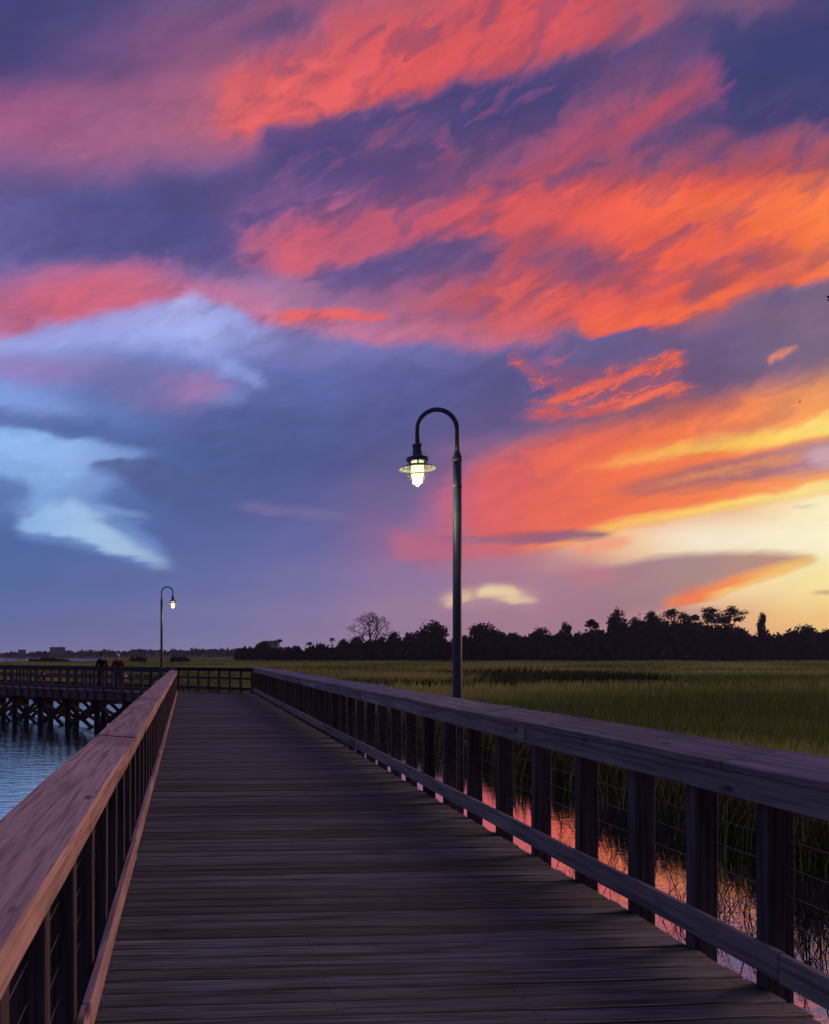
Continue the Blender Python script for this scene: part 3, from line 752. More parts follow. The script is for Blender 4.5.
for k, yq in enumerate(np.arange(-5, 35.5, 4.2)):
    bm = bmesh.new(); bm_box(bm, (0, 0, 0), (R_EDGE - L_EDGE + .3, .09, .24))
    link_mesh('cross_beam', bm_mesh('beam', bm), M_PILE, bw, ((L_EDGE + R_EDGE) / 2, yq, -.41))
    for xq in (L_EDGE + .1, R_EDGE - .1):
        bm = bmesh.new(); bm_tube(bm, [(0, 0, -3.0), (0, 0, -.53)], [.14, .125], 14)
        link_mesh('piling', bm_mesh('piling', bm, True), M_PILE, bw, (xq, yq + .12, 0))

def along_boards(root, name, x, z, size, y0, y1, mat, seed, tilt=0.0, wob=.006, lens=(3.0, 3.7)):
    rr = random.Random(seed); yq = y0; k = 0
    while yq < y1 - .05:
        ln = min(rr.uniform(*lens), y1 - yq)
        if y1 - yq - ln < .8: ln = y1 - yq
        me = board_mesh((size[0], ln - .004, size[1]), 1, 8, wob, .0045, seed * 31 + k)
        link_mesh(name, me, mat, root, (x + rr.uniform(-.003, .003), yq + ln / 2, z + rr.uniform(-.002, .002)), (rr.uniform(-.001, .001), tilt + rr.uniform(-.008, .008), rr.uniform(-.0008, .0008)))
        yq += ln; k += 1
def wires(root, x, zs, ys, rad=.0022):
    for z in zs:
        bm = bmesh.new(); pts = []
        for a_, b_ in zip(ys, ys[1:]):
            pts += [(x, a_, z), (x, (a_ + b_) / 2, z - .006)]
        pts.append((x, ys[-1], z)); bm_tube(bm, pts, rad, 5)
        link_mesh('wire', bm_mesh('wire', bm, True), M_WIRE, root)

# left railing
lr = empty('boardwalk_railing', (0, 0, 0))
tag(lr, 'worn wooden railing left of the boardwalk, flat cap glowing pinkish brown above the open water', 'railing', 'railings of the boardwalk')
capw, capt = .302, .042
tl = math.atan2(.024, .29)
along_boards(lr, 'cap_board', -.414 - capw / 2 * math.cos(tl), 1.0 + .012 - capt / 2, (capw, capt), 6.6 - 6.0 * 2, 34.95, M_RAIL, 3, tl, lens=(6.0, 6.0))
along_boards(lr, 'fascia_board', -.428 - .019, .958 - .054, (.038, .108), Y0, 34.95, M_RAIL, 4, 0, .003)
along_boards(lr, 'toe_board', -.414 - .019, .085, (.038, .145), Y0, 34.95, M_RAIL, 5, 0, .003)
post_me = [board_mesh((.135, .09, 1.36), 2, 4, .003, .004, 90 + k) for k in range(3)]
ys_l = list(np.arange(2.78 - .66 * 13, 34.9, .66))
for k, yq in enumerate(ys_l):
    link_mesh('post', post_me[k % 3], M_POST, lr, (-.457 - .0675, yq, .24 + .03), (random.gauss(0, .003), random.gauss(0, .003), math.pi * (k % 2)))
wires(lr, -.515, (.27, .40, .53, .66, .79), ys_l, .0016)
# right railing
rr_ = empty('boardwalk_railing', (0, 0, 0))
tag(rr_, 'dark wooden railing right of the boardwalk with low rail and thin wires, marsh behind it', 'railing', 'railings of the boardwalk')
tr = -math.atan2(.058, .33)
capw2 = .347
along_boards(rr_, 'cap_board', 2.80 + capw2 / 2 * math.cos(tr), 1.122 - capt / 2, (capw2, capt), Y0, 35.7, M_RAILD, 6, tr)
along_boards(rr_, 'fascia_board', 2.817 + .019, 1.048 - .067, (.038, .134), Y0, 35.7, M_RAILD, 7, 0, .003)
along_boards(rr_, 'low_rail', 2.815 + .019, .155, (.038, .142), Y0, 35.7, M_RAILD, 8, 0, .003)
ys_r = [3.96 - .66 * k for k in range(15, 0, -1)] + [3.96, 4.55, 5.18, 5.92] + list(np.arange(6.70, 35.6, .80))
for k, yq in enumerate(ys_r):
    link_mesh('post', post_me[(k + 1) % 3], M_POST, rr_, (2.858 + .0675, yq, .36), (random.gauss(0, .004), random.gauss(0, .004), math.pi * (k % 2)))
wires(rr_, 2.935, (.34, .475, .61, .745, .88), ys_r)

# ------------------------------------------------------------------ pier that carries on to the left
PLEN = 24.0
pier = empty('pier'); tag(pier, kind='structure')
pa_ = math.atan2(PD.y, PD.x)
pv, pf, pt = [], [], []
width = 2.55
t = .35
while t < PLEN:
    w_ = .137
    c = PA + PD * (t + w_ / 2) + PN * (width / 2)
    # planks lie across the pier; the first ones are cut to the corner
    plank((c.x, c.y), width / 2 + .02, w_ / 2, math.atan2(PN.y, PN.x), random.gauss(0, .002), .038, random.random())
    t += w_ + .008
link_mesh('deck_planks', raw_mesh('pier_deck', np.array(pv), np.array(pf), np.array(pt)), M_DECK, pier)
# wedge of decking in the corner
bm = bmesh.new()
tri = [PA + Vector((0, .2, -.004)), PB + Vector((0, -.1, -.004)), PA + PN * width + PD * .36 + Vector((0, 0, -.004)), PA + PD * .36 + Vector((0, 0, -.004))]
top = [bm.verts.new(p) for p in tri]; bot = [bm.verts.new(p - Vector((0, 0, .03))) for p in tri]
bm.faces.new(top); bm.faces.new(bot[::-1])
for k in range(4): bm.faces.new((top[k], bot[k], bot[(k + 1) % 4], top[(k + 1) % 4]))
me = bm_mesh('corner', bm)
a_ = me.attributes.new('tone', 'FLOAT', 'FACE'); a_.data.foreach_set('value', np.full(len(me.polygons), .4, np.float32))
link_mesh('corner_deck', me, M_DECK, pier)
def pier_pt(t, s, z): return PA + PD * t + PN * s + Vector((0, 0, z))
for s in (.02, width - .02):
    link_mesh('rim_joist', board_mesh((PLEN, .05, .36), 0, 1, 0, .004), M_RAILX, pier, pier_pt(PLEN / 2 + .1, s, -.225), (0, 0, pa_))
bents = list(np.arange(1.0, PLEN, 2.1))
for t in bents:
    link_mesh('cross_beam', board_mesh((.12, width + .4, .26), 1, 1, 0, .004), M_PILE, pier, pier_pt(t, width / 2, -.53), (0, 0, pa_))
    for s in (.15, width - .15):
        bm = bmesh.new(); bm_tube(bm, [(0, 0, -3.0), (0, 0, -.4)], [.16, .14], 12)
        link_mesh('piling', bm_mesh('piling', bm, True), M_PILE, pier, pier_pt(t, s, 0))
def brace(p0, p1):
    dv = p1 - p0
    rot = dv.to_track_quat('X', 'Z').to_euler()
    link_mesh('cross_brace', board_mesh((dv.length, .05, .17), 0, 1, 0, .004), M_PILE, pier, (p0 + p1) / 2, rot)
for k, (t0, t1) in enumerate(zip(bents, bents[1:])):
    for s, o_ in ((-.03, 0), (width + .03, 0)):
        brace(pier_pt(t0, s, -.62), pier_pt(t1, s, -1.85)); brace(pier_pt(t0, s + .06, -1.85), pier_pt(t1, s + .06, -.62))
    brace(pier_pt(t0, .2, -.65), pier_pt(t0, width - .2, -1.8))
    brace(pier_pt(t0 + .06, .2, -1.8), pier_pt(t0 + .06, width - .2, -.65))
def pier_rail(s, t0, t1, inner, label, extra=None):
    root = empty('pier_railing', pier_pt(t0, s, 0), pa_)
    tag(root, label, 'railing', 'railings of the pier')
    L_ = t1 - t0
    link_mesh('cap_board', board_mesh((L_, .24, .042), 0, 12, .004, .004, 5), M_RAILP, root, (L_ / 2, 0, 1.07))
    link_mesh('fascia_board', board_mesh((L_, .038, .12), 0, 12, .003, .004, 6), M_RAILP, root, (L_ / 2, inner * .07, .985))
    link_mesh('middle_rail', board_mesh((L_, .038, .09), 0, 12, .003, .004, 7), M_RAILP, root, (L_ / 2, inner * .07, .62))
    link_mesh('low_rail', board_mesh((L_, .038, .13), 0, 12, .003, .004, 8), M_RAILP, root, (L_ / 2, inner * .07, .17))
    for k in range(int(L_ / .62) + 1):
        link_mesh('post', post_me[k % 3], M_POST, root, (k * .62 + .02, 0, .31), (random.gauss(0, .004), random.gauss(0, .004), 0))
    return root
pier_rail(-.075, .15, PLEN, 1, 'dark pier railing facing the water, in front of the two people')
pier_rail(width + .145, -1.92, PLEN, -1, 'dark pier railing across the far end of the boardwalk, marsh showing between its posts')

# ------------------------------------------------------------------ street lamps
def make_lamp(loc, ang_, label):
    """4.6 m pole with a swan neck; the arm reaches along local +X"""
    root = empty('street_lamp', loc + Vector((0, 0, .022)), ang_)
    tag(root, label, 'street lamp', 'swan neck lamps on the boardwalk')
    zb = -.55
    bm = bmesh.new(); bm_tube(bm, [(0, 0, zb), (0, 0, 2.2), (0, 0, 3.94)], [.056, .054, .051], 20)
    pole = link_mesh('pole', bm_mesh('pole', bm, True), M_POLE, root)
    bm = bmesh.new(); bm_lathe(bm, [(.055, 3.62), (.060, 3.63), (.060, 3.66), (.054, 3.67)], 20)
    link_mesh('collar', bm_mesh('collar', bm, True), M_POLE, root)
    bm = bmesh.new(); bm_lathe(bm, [(.046, 3.93), (.062, 3.95), (.062, 3.98), (.046, 4.01), (.034, 4.05), (.03, 4.06)], 20)
    link_mesh('finial_ring', bm_mesh('finial', bm, True), M_POLE, root)
    bm = bmesh.new()
    r_ = .241
    pts = [(0, 0, 4.02), (0, 0, 4.2), (0, 0, 4.31)] + [(r_ - r_ * math.cos(a), 0, 4.31 + r_ * math.sin(a)) for a in np.linspace(.12, math.pi - .12, 19)] + [(2 * r_, 0, 4.31), (2 * r_, 0, 4.11)]
    bm_tube(bm, pts, .0275, 14)
    link_mesh('arm', bm_mesh('arm', bm, True), M_POLE, root)
    hx = 2 * r_
    bm = bmesh.new(); bm_lathe(bm, [(.03, 4.145), (.06, 4.13), (.066, 4.11), (.056, 4.095), (.060, 4.00), (.078, 3.985), (.080, 3.97)], 20, (hx, 0, 0))
    bm_lathe(bm, [(.13, 3.972), (.132, 3.945), (.12, 3.93), (.09, 3.93), (.085, 3.972)], 24, (hx, 0, 0))
    link_mesh('lamp_cap', bm_mesh('cap', bm, True), M_POLE, root)
    bm = bmesh.new()
    bm_lathe(bm, [(.10, 3.892), (.13, 3.888), (.20, 3.858), (.221, 3.845), (.219, 3.838), (.196, 3.850), (.128, 3.880), (.10, 3.884)], 32, (hx, 0, 0), True)
    sh = link_mesh('lamp_shade', bm_mesh('shade', bm, True), M_SHADE_IN, root)
    for k in range(6):
        a = k * math.pi / 3 + .3
        bm = bmesh.new(); bm_tube(bm, [(hx + .105 * math.cos(a), .105 * math.sin(a), 3.935), (hx + .112 * math.cos(a), .112 * math.sin(a), 3.885)], .010, 6)
        link_mesh('strut', bm_mesh('strut', bm), M_POLE, root)
    bm = bmesh.new()
    bm_lathe(bm, [(.074, 3.93), (.082, 3.90), (.090, 3.84), (.090, 3.79), (.078, 3.72), (.055, 3.67), (.02, 3.655)], 24, (hx, 0, 0))
    gl = link_mesh('globe', bm_mesh('globe', bm, True), M_GLOBE, root)
    bm = bmesh.new()
    ring = [(hx + .122 * math.cos(a), .122 * math.sin(a), 3.77) for a in np.linspace(0, 2 * math.pi, 25)]
    bm_tube(bm, ring, .006, 6, False)
    for k in range(4):
        a = k * math.pi / 2 + .5
        bm_tube(bm, [(hx + q_ * math.cos(a), q_ * math.sin(a), z) for q_, z in ((.108, 3.92), (.122, 3.77), (.085, 3.68), (.02, 3.65))], .005, 6)
    bm_lathe(bm, [(.018, 3.668), (.026, 3.66), (.02, 3.64), (.006, 3.632)], 10, (hx, 0, 0))
    link_mesh('cage', bm_mesh('cage', bm, True), M_POLE, root)
    li = bpy.data.lights.new('lamp_light', 'POINT'); li.energy = 15.0; li.color = (1.0, .86, .55); li.shadow_soft_size = .07
    lo_ = bpy.data.objects.new('lamp_light', li); COL.objects.link(lo_); lo_.parent = root; lo_.location = (hx, 0, 3.60)
    return root
NEAR_LAMP = ground_at(457.3, 9.9)
make_lamp(NEAR_LAMP, math.pi, 'tall swan neck street lamp, lit, rising behind the right railing nearest the viewer')
ll = make_lamp(ground_at(161.6, 35.6), 0.0, 'small distant lit street lamp at the turn of the walkway, beyond the left railing')
# the near lamp is bolted to a stout timber beside the railing
lp = empty('lamp_post_base', NEAR_LAMP); tag(lp, 'dark square timber block strapped to the lamp pole outside the right railing', 'post')
link_mesh('timber', board_mesh((.16, .15, 1.5), 2, 3, .002, .006, 44), M_POST, lp, (-.07, -.14, .15))
link_mesh('strap', board_mesh((.26, .05, .05), 0, 1, 0, .004), M_BOLT, lp, (-.03, -.055, .60))

# ------------------------------------------------------------------ people on the pier
def skin_body(name, joints, links, mat, parent, sub=2):
    me = bpy.data.meshes.new(name)
    names = list(joints)
    me.from_pydata([joints[k][0] for k in names], [(names.index(a), names.index(b)) for a, b in links], [])
    o = link_mesh(name, me, mat, parent)
    md = o.modifiers.new('skin', 'SKIN'); md.use_smooth_shade = True
    for i, k in enumerate(names):
        r_ = joints[k][1]; me.skin_vertices[0].data[i].radius = (r_, r_) if not hasattr(r_, '__len__') else r_
    me.skin_vertices[0].data[0].use_root = True
    o.modifiers.new('sub', 'SUBSURF').levels = sub; o.modifiers['sub'].render_levels = sub
    return o
def person(loc, rz, label, top_mat, leg_mat, pose, hair_mat, cap=False, H=1.74):
    k_ = H / 1.74
    root = empty('person', loc, rz); tag(root, label, 'person')
    J = {}
    def j(n, p, r_): J[n] = (tuple(v * k_ for v in p), tuple(v * k_ for v in r_) if hasattr(r_, '__len__') else r_ * k_)
    j('pelvis', (0, 0, .95), (.15, .11)); j('waist', (0, .01, 1.10), (.13, .095)); j('chest', (0, .0, 1.30), (.165, .11)); j('collar', (0, -.01, 1.44), (.10, .075))
    j('neck', (0, 0, 1.50), .052); j('jaw', (0, .02, 1.56), .062); j('head', (0, .01, 1.64), (.076, .09)); j('crown', (0, 0, 1.71), .055)
    j('nose', (0, .10, 1.615), .012)
    for s, n in ((-1, 'l'), (1, 'r')):
        j('sh' + n, (.155 * s, -.01, 1.40), .05); 
        el, wr, kn = pose['elbow' + n], pose['wrist' + n], pose['knee' + n]
        j('el' + n, el, .042); j('wr' + n, wr, .030)
        dv = (Vector(wr) - Vector(el)).normalized(); side = dv.cross(Vector((1, 0, 0))).normalized()
        pm = Vector(wr) + dv * .07; j('palm' + n, pm, (.036, .02))
        for f in range(4):
            b_ = pm + Vector((1, 0, 0)) * (.022 * (f - 1.5)) + dv * .025
            j(f'fa{f}{n}', b_, .0095); j(f'fb{f}{n}', b_ + dv * (.035 + .008 * (f in (1, 2))) + side * .006, .0085); j(f'fc{f}{n}', b_ + dv * (.06 + .012 * (f in (1, 2))) + side * .02, .0075)
        tb = Vector(wr) + dv * .035
        j('ta' + n, tb - Vector((s * .034, 0, 0)), .011); j('tb' + n, tb - Vector((s * .05, 0, 0)) + dv * .035 + side * .01, .009)
        j('hip' + n, (.095 * s, 0, .90), .095); j('kn' + n, kn, .060); j('calf' + n, (Vector(kn) * .6 + Vector(pose['ankle' + n]) * .4) - Vector((0, .015, 0)), .058)
        j('an' + n, pose['ankle' + n], .040)
        j('heel' + n, Vector(pose['ankle' + n]) + Vector((0, -.02, -.05)), .038); j('toe' + n, Vector(pose['ankle' + n]) + Vector((.01 * s, .15, -.065)), .03)
    E = [('pelvis', 'waist'), ('waist', 'chest'), ('chest', 'collar'), ('collar', 'neck'), ('neck', 'jaw'), ('jaw', 'head'), ('head', 'crown'), ('head', 'nose')]
    for n in 'lr':
        E += [('collar', 'sh' + n), ('sh' + n, 'el' + n), ('el' + n, 'wr' + n), ('wr' + n, 'palm' + n), ('wr' + n, 'ta' + n), ('ta' + n, 'tb' + n)]
        for f in range(4): E += [('palm' + n, f'fa{f}{n}'), (f'fa{f}{n}', f'fb{f}{n}'), (f'fb{f}{n}', f'fc{f}{n}')]
        E += [('pelvis', 'hip' + n), ('hip' + n, 'kn' + n), ('kn' + n, 'calf' + n), ('calf' + n, 'an' + n), ('an' + n, 'heel' + n), ('an' + n, 'toe' + n)]
    skin_body('body', J, E, M_SKIN, root)
    def grown(keys, g_): return {q_: (J[q_][0], tuple(v + g_ for v in J[q_][1]) if hasattr(J[q_][1], '__len__') else J[q_][1] + g_) for q_ in keys}
    sk = ['pelvis', 'waist', 'chest', 'collar', 'shl', 'ell', 'shr', 'elr']
    JJ = grown(sk, .02)
    for n in 'lr':
        p = Vector(J['el' + n][0]).lerp(Vector(J['wr' + n][0]), .85); JJ['cuff' + n] = (tuple(p), .042 * k_)
    skin_body('shirt', JJ, [('pelvis', 'waist'), ('waist', 'chest'), ('chest', 'collar'), ('collar', 'shl'), ('shl', 'ell'), ('ell', 'cuffl'), ('collar', 'shr'), ('shr', 'elr'), ('elr', 'cuffr')], top_mat, root)
    JJ = grown(['pelvis', 'hipl', 'knl', 'calfl', 'anl', 'hipr', 'knr', 'calfr', 'anr'], .015)
    skin_body('trousers', JJ, [('pelvis', 'hipl'), ('hipl', 'knl'), ('knl', 'calfl'), ('calfl', 'anl'), ('pelvis', 'hipr'), ('hipr', 'knr'), ('knr', 'calfr'), ('calfr', 'anr')], leg_mat, root)
    bm = bmesh.new(); bmesh.ops.create_uvsphere(bm, u_segments=16, v_segments=10, radius=1)
    for v in bm.verts:
        v.co = Vector((v.co.x * .092, v.co.y * .108 - .012, v.co.z * .10)) * k_ + Vector((0, 0, 1.675 * k_))
    bmesh.ops.delete(bm, geom=[v for v in bm.verts if v.co.z < 1.60 * k_ or (v.co.y > .055 * k_ and v.co.z < 1.69 * k_)], context='VERTS')
    link_mesh('cap' if cap else 'hair', bm_mesh('hair', bm, True), hair_mat, root)
    for s in (-1, 1):
        for nm, c_, r_, mt in (('eye', (.031 * s, .088, 1.64), .010, M_HAIR), ('ear', (.082 * s, .0, 1.63), .022, M_SKIN)):
            bm = bmesh.new(); bmesh.ops.create_uvsphere(bm, u_segments=8, v_segments=6, radius=r_ * k_)
            link_mesh(nm, bm_mesh(nm, bm, True), mt, root, tuple(v * k_ for v in c_))
        bm = bmesh.new(); bm_box(bm, (0, 0, 0), (.1 * k_, .27 * k_, .085 * k_))
        bmesh.ops.bevel(bm, geom=bm.edges[:], offset=.03, segments=2, affect='EDGES')
        p = Vector(J['ankle' if False else ('anl' if s < 0 else 'anr')][0])
        link_mesh('shoe', bm_mesh('shoe', bm, True), M_DARKCLOTH, root, (p.x, p.y + .05 * k_, .043 * k_))
    return root
def pier_at(px, s):
    """point on the pier deck under column px, s metres behind the front railing"""
    best = min((abs(depth_px(*(pier_pt(t, s, 0).xy))[1] - px), t) for t in np.arange(0, 22, .02))[1]
    return pier_pt(best, s, .0)
faceaway = YAW * -1
P1 = dict(elbowl=(-.25, .04, 1.15), wristl=(-.20, .24, 1.05), elbowr=(.25, .03, 1.14), wristr=(.20, .22, 1.02), kneel=(-.10, .04, .50), kneer=(.11, .03, .50), anklel=(-.11, -.02, .09), ankler=(.12, -.03, .09))
P2 = dict(elbowl=(-.27, -.02, 1.14), wristl=(-.25, .10, .92), elbowr=(.29, -.03, 1.13), wristr=(.31, .05, .89), kneel=(-.10, .09, .50), kneer=(.10, .0, .50), anklel=(-.10, .14, .09), ankler=(.11, -.16, .09))
person(pier_at(102, 1.15), .35, 'person in black top and dark trousers standing behind the pier railing', M_DARKCLOTH, M_NAVY, P1, M_HAIR, H=1.76)
p2 = person(pier_at(118, 1.2), -.2, 'person in dark red top and pale cap standing on the pier', M_RED, M_GREYCLOTH, P2, M_PALE, True, H=1.70)
# pale bag in the second person's hand
bag = empty('bag', p2.matrix_world.translation if False else p2.location, p2.rotation_euler[2]); tag(bag, 'pale cloth bag held by the person in the dark red top', 'bag')
bm = bmesh.new(); bm_box(bm, (0, 0, 0), (.10, .26, .30))
bmesh.ops.subdivide_edges(bm, edges=bm.edges[:], cuts=3, use_grid_fill=True)
for v in bm.verts:
    f = .62 + .38 * math.cos(v.co.z * 4.2); v.co.x *= 1.5 * f; v.co.y *= .8 + .2 * f
link_mesh('sack', bm_mesh('sack', bm, True), M_PALE, bag, (.31, .08, .60))
bm = bmesh.new(); bm_tube(bm, [(.31, .0, .73), (.31, .02, .80), (.31, .07, .84), (.31, .12, .80), (.31, .15, .73)], .012, 6)
link_mesh('handle', bm_mesh('handle', bm, True), M_PALE, bag)
# life ring on the pier railing
rp = pier_at(42, -.19); lr_ = empty('life_ring', rp + Vector((0, 0, .60)), pa_)
tag(lr_, 'small red life ring hanging on the pier railing left of the two people', 'life ring')
bm = bmesh.new()
bm_tube(bm, [(.19 * math.cos(a), 0, .19 * math.sin(a)) for a in np.linspace(0, 2 * math.pi, 25)], .042, 10, False)
link_mesh('ring', bm_mesh('ring', bm, True), M_RING, lr_)
for a in (.6, 2.5, 4.4):
    bm = bmesh.new(); bm_tube(bm, [(.19 * math.cos(a + e), 0, .19 * math.sin(a + e)) for e in np.linspace(-.18, .18, 6)], .046, 10)
    link_mesh('band', bm_mesh('band', bm, True), M_PALE, lr_)

# ------------------------------------------------------------------ trees
def crown_mesh(clumps, n, leaf, seed, air=0.0):
    """many leaf sprays scattered through and mostly on the skin of a set of lobes"""
    r = np.random.default_rng(seed)
    cl = np.array(clumps, float)                       # x y z rx ry rz
    vol = (cl[:, 3] * cl[:, 4] * cl[:, 5]) ** .7
    which = r.choice(len(cl), n, p=vol / vol.sum())
    dirs = r.normal(size=(n, 3)); dirs /= np.linalg.norm(dirs, axis=1)[:, None]
    radi = r.random(n) ** (.38) * (1 + r.normal(0, .07, n))
    lump = 1 + .22 * np.sin(dirs[:, 0] * 5 + which) * np.sin(dirs[:, 2] * 6 + which * 2) + .12 * np.sin(dirs[:, 1] * 9 + dirs[:, 0] * 7)
    P_ = cl[which, :3] + dirs * cl[which, 3:] * (radi * lump)[:, None]
    if air:
        keep = (np.sin(P_[:, 0] * 1.7 + seed) * np.sin(P_[:, 2] * 2.1 + seed * 2) * np.sin(P_[:, 1] * 1.3) + r.normal(0, .3, n)) > air - .5
        P_ = P_[keep]; which = which[keep]; n = len(P_)
    a = r.normal(size=(n, 3)); a /= np.linalg.norm(a, axis=1)[:, None]
    b_ = np.cross(a, r.normal(size=(n, 3))); b_ /= np.linalg.norm(b_, axis=1)[:, None]
    s = leaf * r.uniform(.5, 1.3, n)[:, None]
    V_ = np.stack([P_ - a * s, P_ + b_ * s * .55, P_ + a * s, P_ - b_ * s * .55], 1).reshape(-1, 3)
    F_ = np.arange(n * 4).reshape(-1, 4)
    return raw_mesh('crown', V_, F_, np.clip(.5 + .25 * np.sin(which * 2.4) + r.normal(0, .2, n), 0, 1))
def branch_bm(bm, p, d_, ln, r_, depth, rr, spread=.5, upb=.1, minr=.02):
    pts = [p]; rad_ = [r_]
    q_ = Vector(p); dd = d_.normalized()
    for k in range(3):
        dd = (dd + Vector((rr.uniform(-.16, .16), rr.uniform(-.16, .16), rr.uniform(-.05, .12) + upb * .3))).normalized()
        q_ = q_ + dd * ln / 3; pts.append(q_.copy()); rad_.append(max(minr, r_ * (1 - .13 * (k + 1))))
    bm_tube(bm, pts, rad_, 6)
    tips = []
    if depth == 0: return [q_]
    for k in range(rr.choice((2, 3, 3))):
        nd = (dd + Vector((rr.uniform(-1, 1), rr.uniform(-1, 1), rr.uniform(-.35, .6))) * spread).normalized()
        tips += branch_bm(bm, pts[-1] if k < 2 else pts[-2], nd, ln * rr.uniform(.62, .85), rad_[-1] * .68, depth - 1, rr, spread, upb, minr)
    return tips
BASE = -1.75
TREE_K = .95            # the tree line stands some 380 m away
def tree(px, d, top, halfw, label, kind='dense', seed=0, group='trees along the marsh edge', name='tree'):
    d *= TREE_K
    rr = random.Random(seed)
    loc = ground_at(px, d, BASE)
    H_ = zat(top, d) - BASE; w = halfw / FP * d
    root = empty(name, loc, rr.uniform(0, 6)); tag(root, label, 'tree', group)
    bm = bmesh.new()
    if kind == 'palm':
        bend = rr.uniform(-.4, .4)
        bm_tube(bm, [(0, 0, 0), (bend * .3, 0, H_ * .4), (bend, 0, H_ - w)], [.30, .24, .20], 8)
        link_mesh('trunk', bm_mesh('trunk', bm, True), M_BARK, root)
        bm = bmesh.new(); c = Vector((bend, 0, H_ - w))
        for k in range(34):
            a = k * 2.4; up = rr.uniform(-.5, 1.0)
            dv = Vector((math.cos(a), math.sin(a), up)).normalized(); sv = dv.cross(Vector((0, 0, 1))).normalized()
            L_ = w * rr.uniform(.85, 1.15); pr = None
            for m_ in range(5):
                t = m_ / 4; p = c + dv * L_ * t + Vector((0, 0, -.55 * L_ * t * t)); ww = w * .20 * math.sin(math.pi * min(1, .25 + .75 * t)) + .04
                cur = [bm.verts.new(p + sv * ww - Vector((0, 0, ww * .5))), bm.verts.new(p + Vector((0, 0, .03))), bm.verts.new(p - sv * ww - Vector((0, 0, ww * .5)))]
                if pr:
                    bm.faces.new((pr[0], pr[1], cur[1], cur[0])); bm.faces.new((pr[1], pr[2], cur[2], cur[1]))
                pr = cur
        me = bm_mesh('fronds', bm)
        a_ = me.attributes.new('tone', 'FLOAT', 'FACE'); a_.data.foreach_set('value', np.random.default_rng(seed).random(len(me.polygons)).astype(np.float32))
        link_mesh('crown', me, M_LEAF, root)
    elif kind in ('bare', 'airy', 'umbrella'):
        h0 = H_ * dict(bare=.36, airy=.42, umbrella=.5)[kind]
        r0 = .024 * H_; tips = []
        bm_tube(bm, [(0, 0, 0), (.1, .1, h0 * .5), (0, .1, h0)], [r0, r0 * .85, r0 * .75], 8)
        fork = Vector((0, .1, h0))
        def dome(a, e, f):
            if kind == 'umbrella':
                return Vector((math.cos(a) * w * f * math.cos(e), math.sin(a) * w * f * math.cos(e), h0 + (H_ - h0) * (1 - (1 - f) ** 1.4) * rr.uniform(.55, 1.0)))
            return Vector((math.cos(a) * math.cos(e) * w * f, math.sin(a) * math.cos(e) * w * f, h0 + (H_ - h0) * math.sin(e) * f ** .85))
        def limb(p0, p1, ra, rb, sag):
            pts = []
            for m_ in range(5):
                t = m_ / 4; p = p0.lerp(p1, t) + Vector((rr.uniform(-1, 1), rr.uniform(-1, 1), 0)) * (p1 - p0).length * (.05 if 0 < m_ < 4 else 0)
                p.z += sag * math.sin(math.pi * t); pts.append(p)
            bm_tube(bm, pts, [ra + (rb - ra) * m_ / 4 for m_ in range(5)], 6)
        nl = dict(bare=10, airy=8, umbrella=8)[kind]
        for k in range(nl):
            a = k * 2.4 + rr.uniform(-.3, .3); e = math.radians(rr.uniform(12, 40) if k < nl * .66 else rr.uniform(50, 85))
            q0 = dome(a, e, rr.uniform(.40, .52)); limb(fork - Vector((0, 0, rr.uniform(0, .2) * h0)), q0, r0 * .5, r0 * .30, -.02 * H_)
            for k2 in range(4 if kind == 'bare' else 3):
                a2 = a + rr.uniform(-.75, .75); e2 = min(1.5, max(.1, e + rr.uniform(-.4, .45)))
                q1 = dome(a2, e2, rr.uniform(.66, .8)); limb(q0, q1, r0 * .28, r0 * .16, .01 * H_)
                for k3 in range(4 if kind == 'bare' else 3):
                    a3 = a2 + rr.uniform(-.45, .45); e3 = min(1.55, max(.04, e2 + rr.uniform(-.3, .3)))
                    q2 = dome(a3, e3, rr.uniform(.88, 1.0)); limb(q1, q2, max(.07, r0 * .15), .06, .01 * H_); tips.append(q2)
        link_mesh('trunk', bm_mesh('trunk', bm, True), M_BARK, root)
        k_ = dict(bare=.09, airy=.22, umbrella=.17)[kind]
        cl = []
        for t in tips:
            if rr.random() < (.9 if kind == 'bare' else .72):
                q_ = w * k_ * rr.uniform(.5, 1.5); cl.append((t.x * .95, t.y * .95, t.z - q_ * .5, q_, q_, q_ * rr.uniform(.5, .9)))
        link_mesh('crown', crown_mesh(cl, len(cl) * (14 if kind == 'bare' else 62), .20 if kind == 'bare' else .40, seed), M_LEAF, root)
    else:
        h0 = H_ * .3; r0 = .03 * H_ + .05
        bm_tube(bm, [(0, 0, 0), (.1, 0, h0), (0, .1, H_ * .6)], [r0, r0 * .75, r0 * .4], 8)
        for k in range(4):
            a = k * 1.57 + rr.uniform(-.4, .4)
            bm_tube(bm, [(0, 0, h0 * rr.uniform(.7, 1.1)), (w * .3 * math.cos(a), w * .3 * math.sin(a), H_ * .5), (w * .55 * math.cos(a), w * .55 * math.sin(a), H_ * .68)], [r0 * .5, r0 * .35, r0 * .15], 6)
        link_mesh('trunk', bm_mesh('trunk', bm, True), M_BARK, root)
        nl = {'dense': 11, 'tall': 10, 'spiky': 11, 'low': 9}[kind]
        z0, z1 = {'dense': (.48, .80), 'tall': (.58, .86), 'spiky': (.5, .9), 'low': (.45, .78)}[kind]
        cl = [(0, 0, H_ * (z0 + z1) / 2, w * .74, w * .74, H_ * (1 - (z0 + z1) / 2) * .92)]
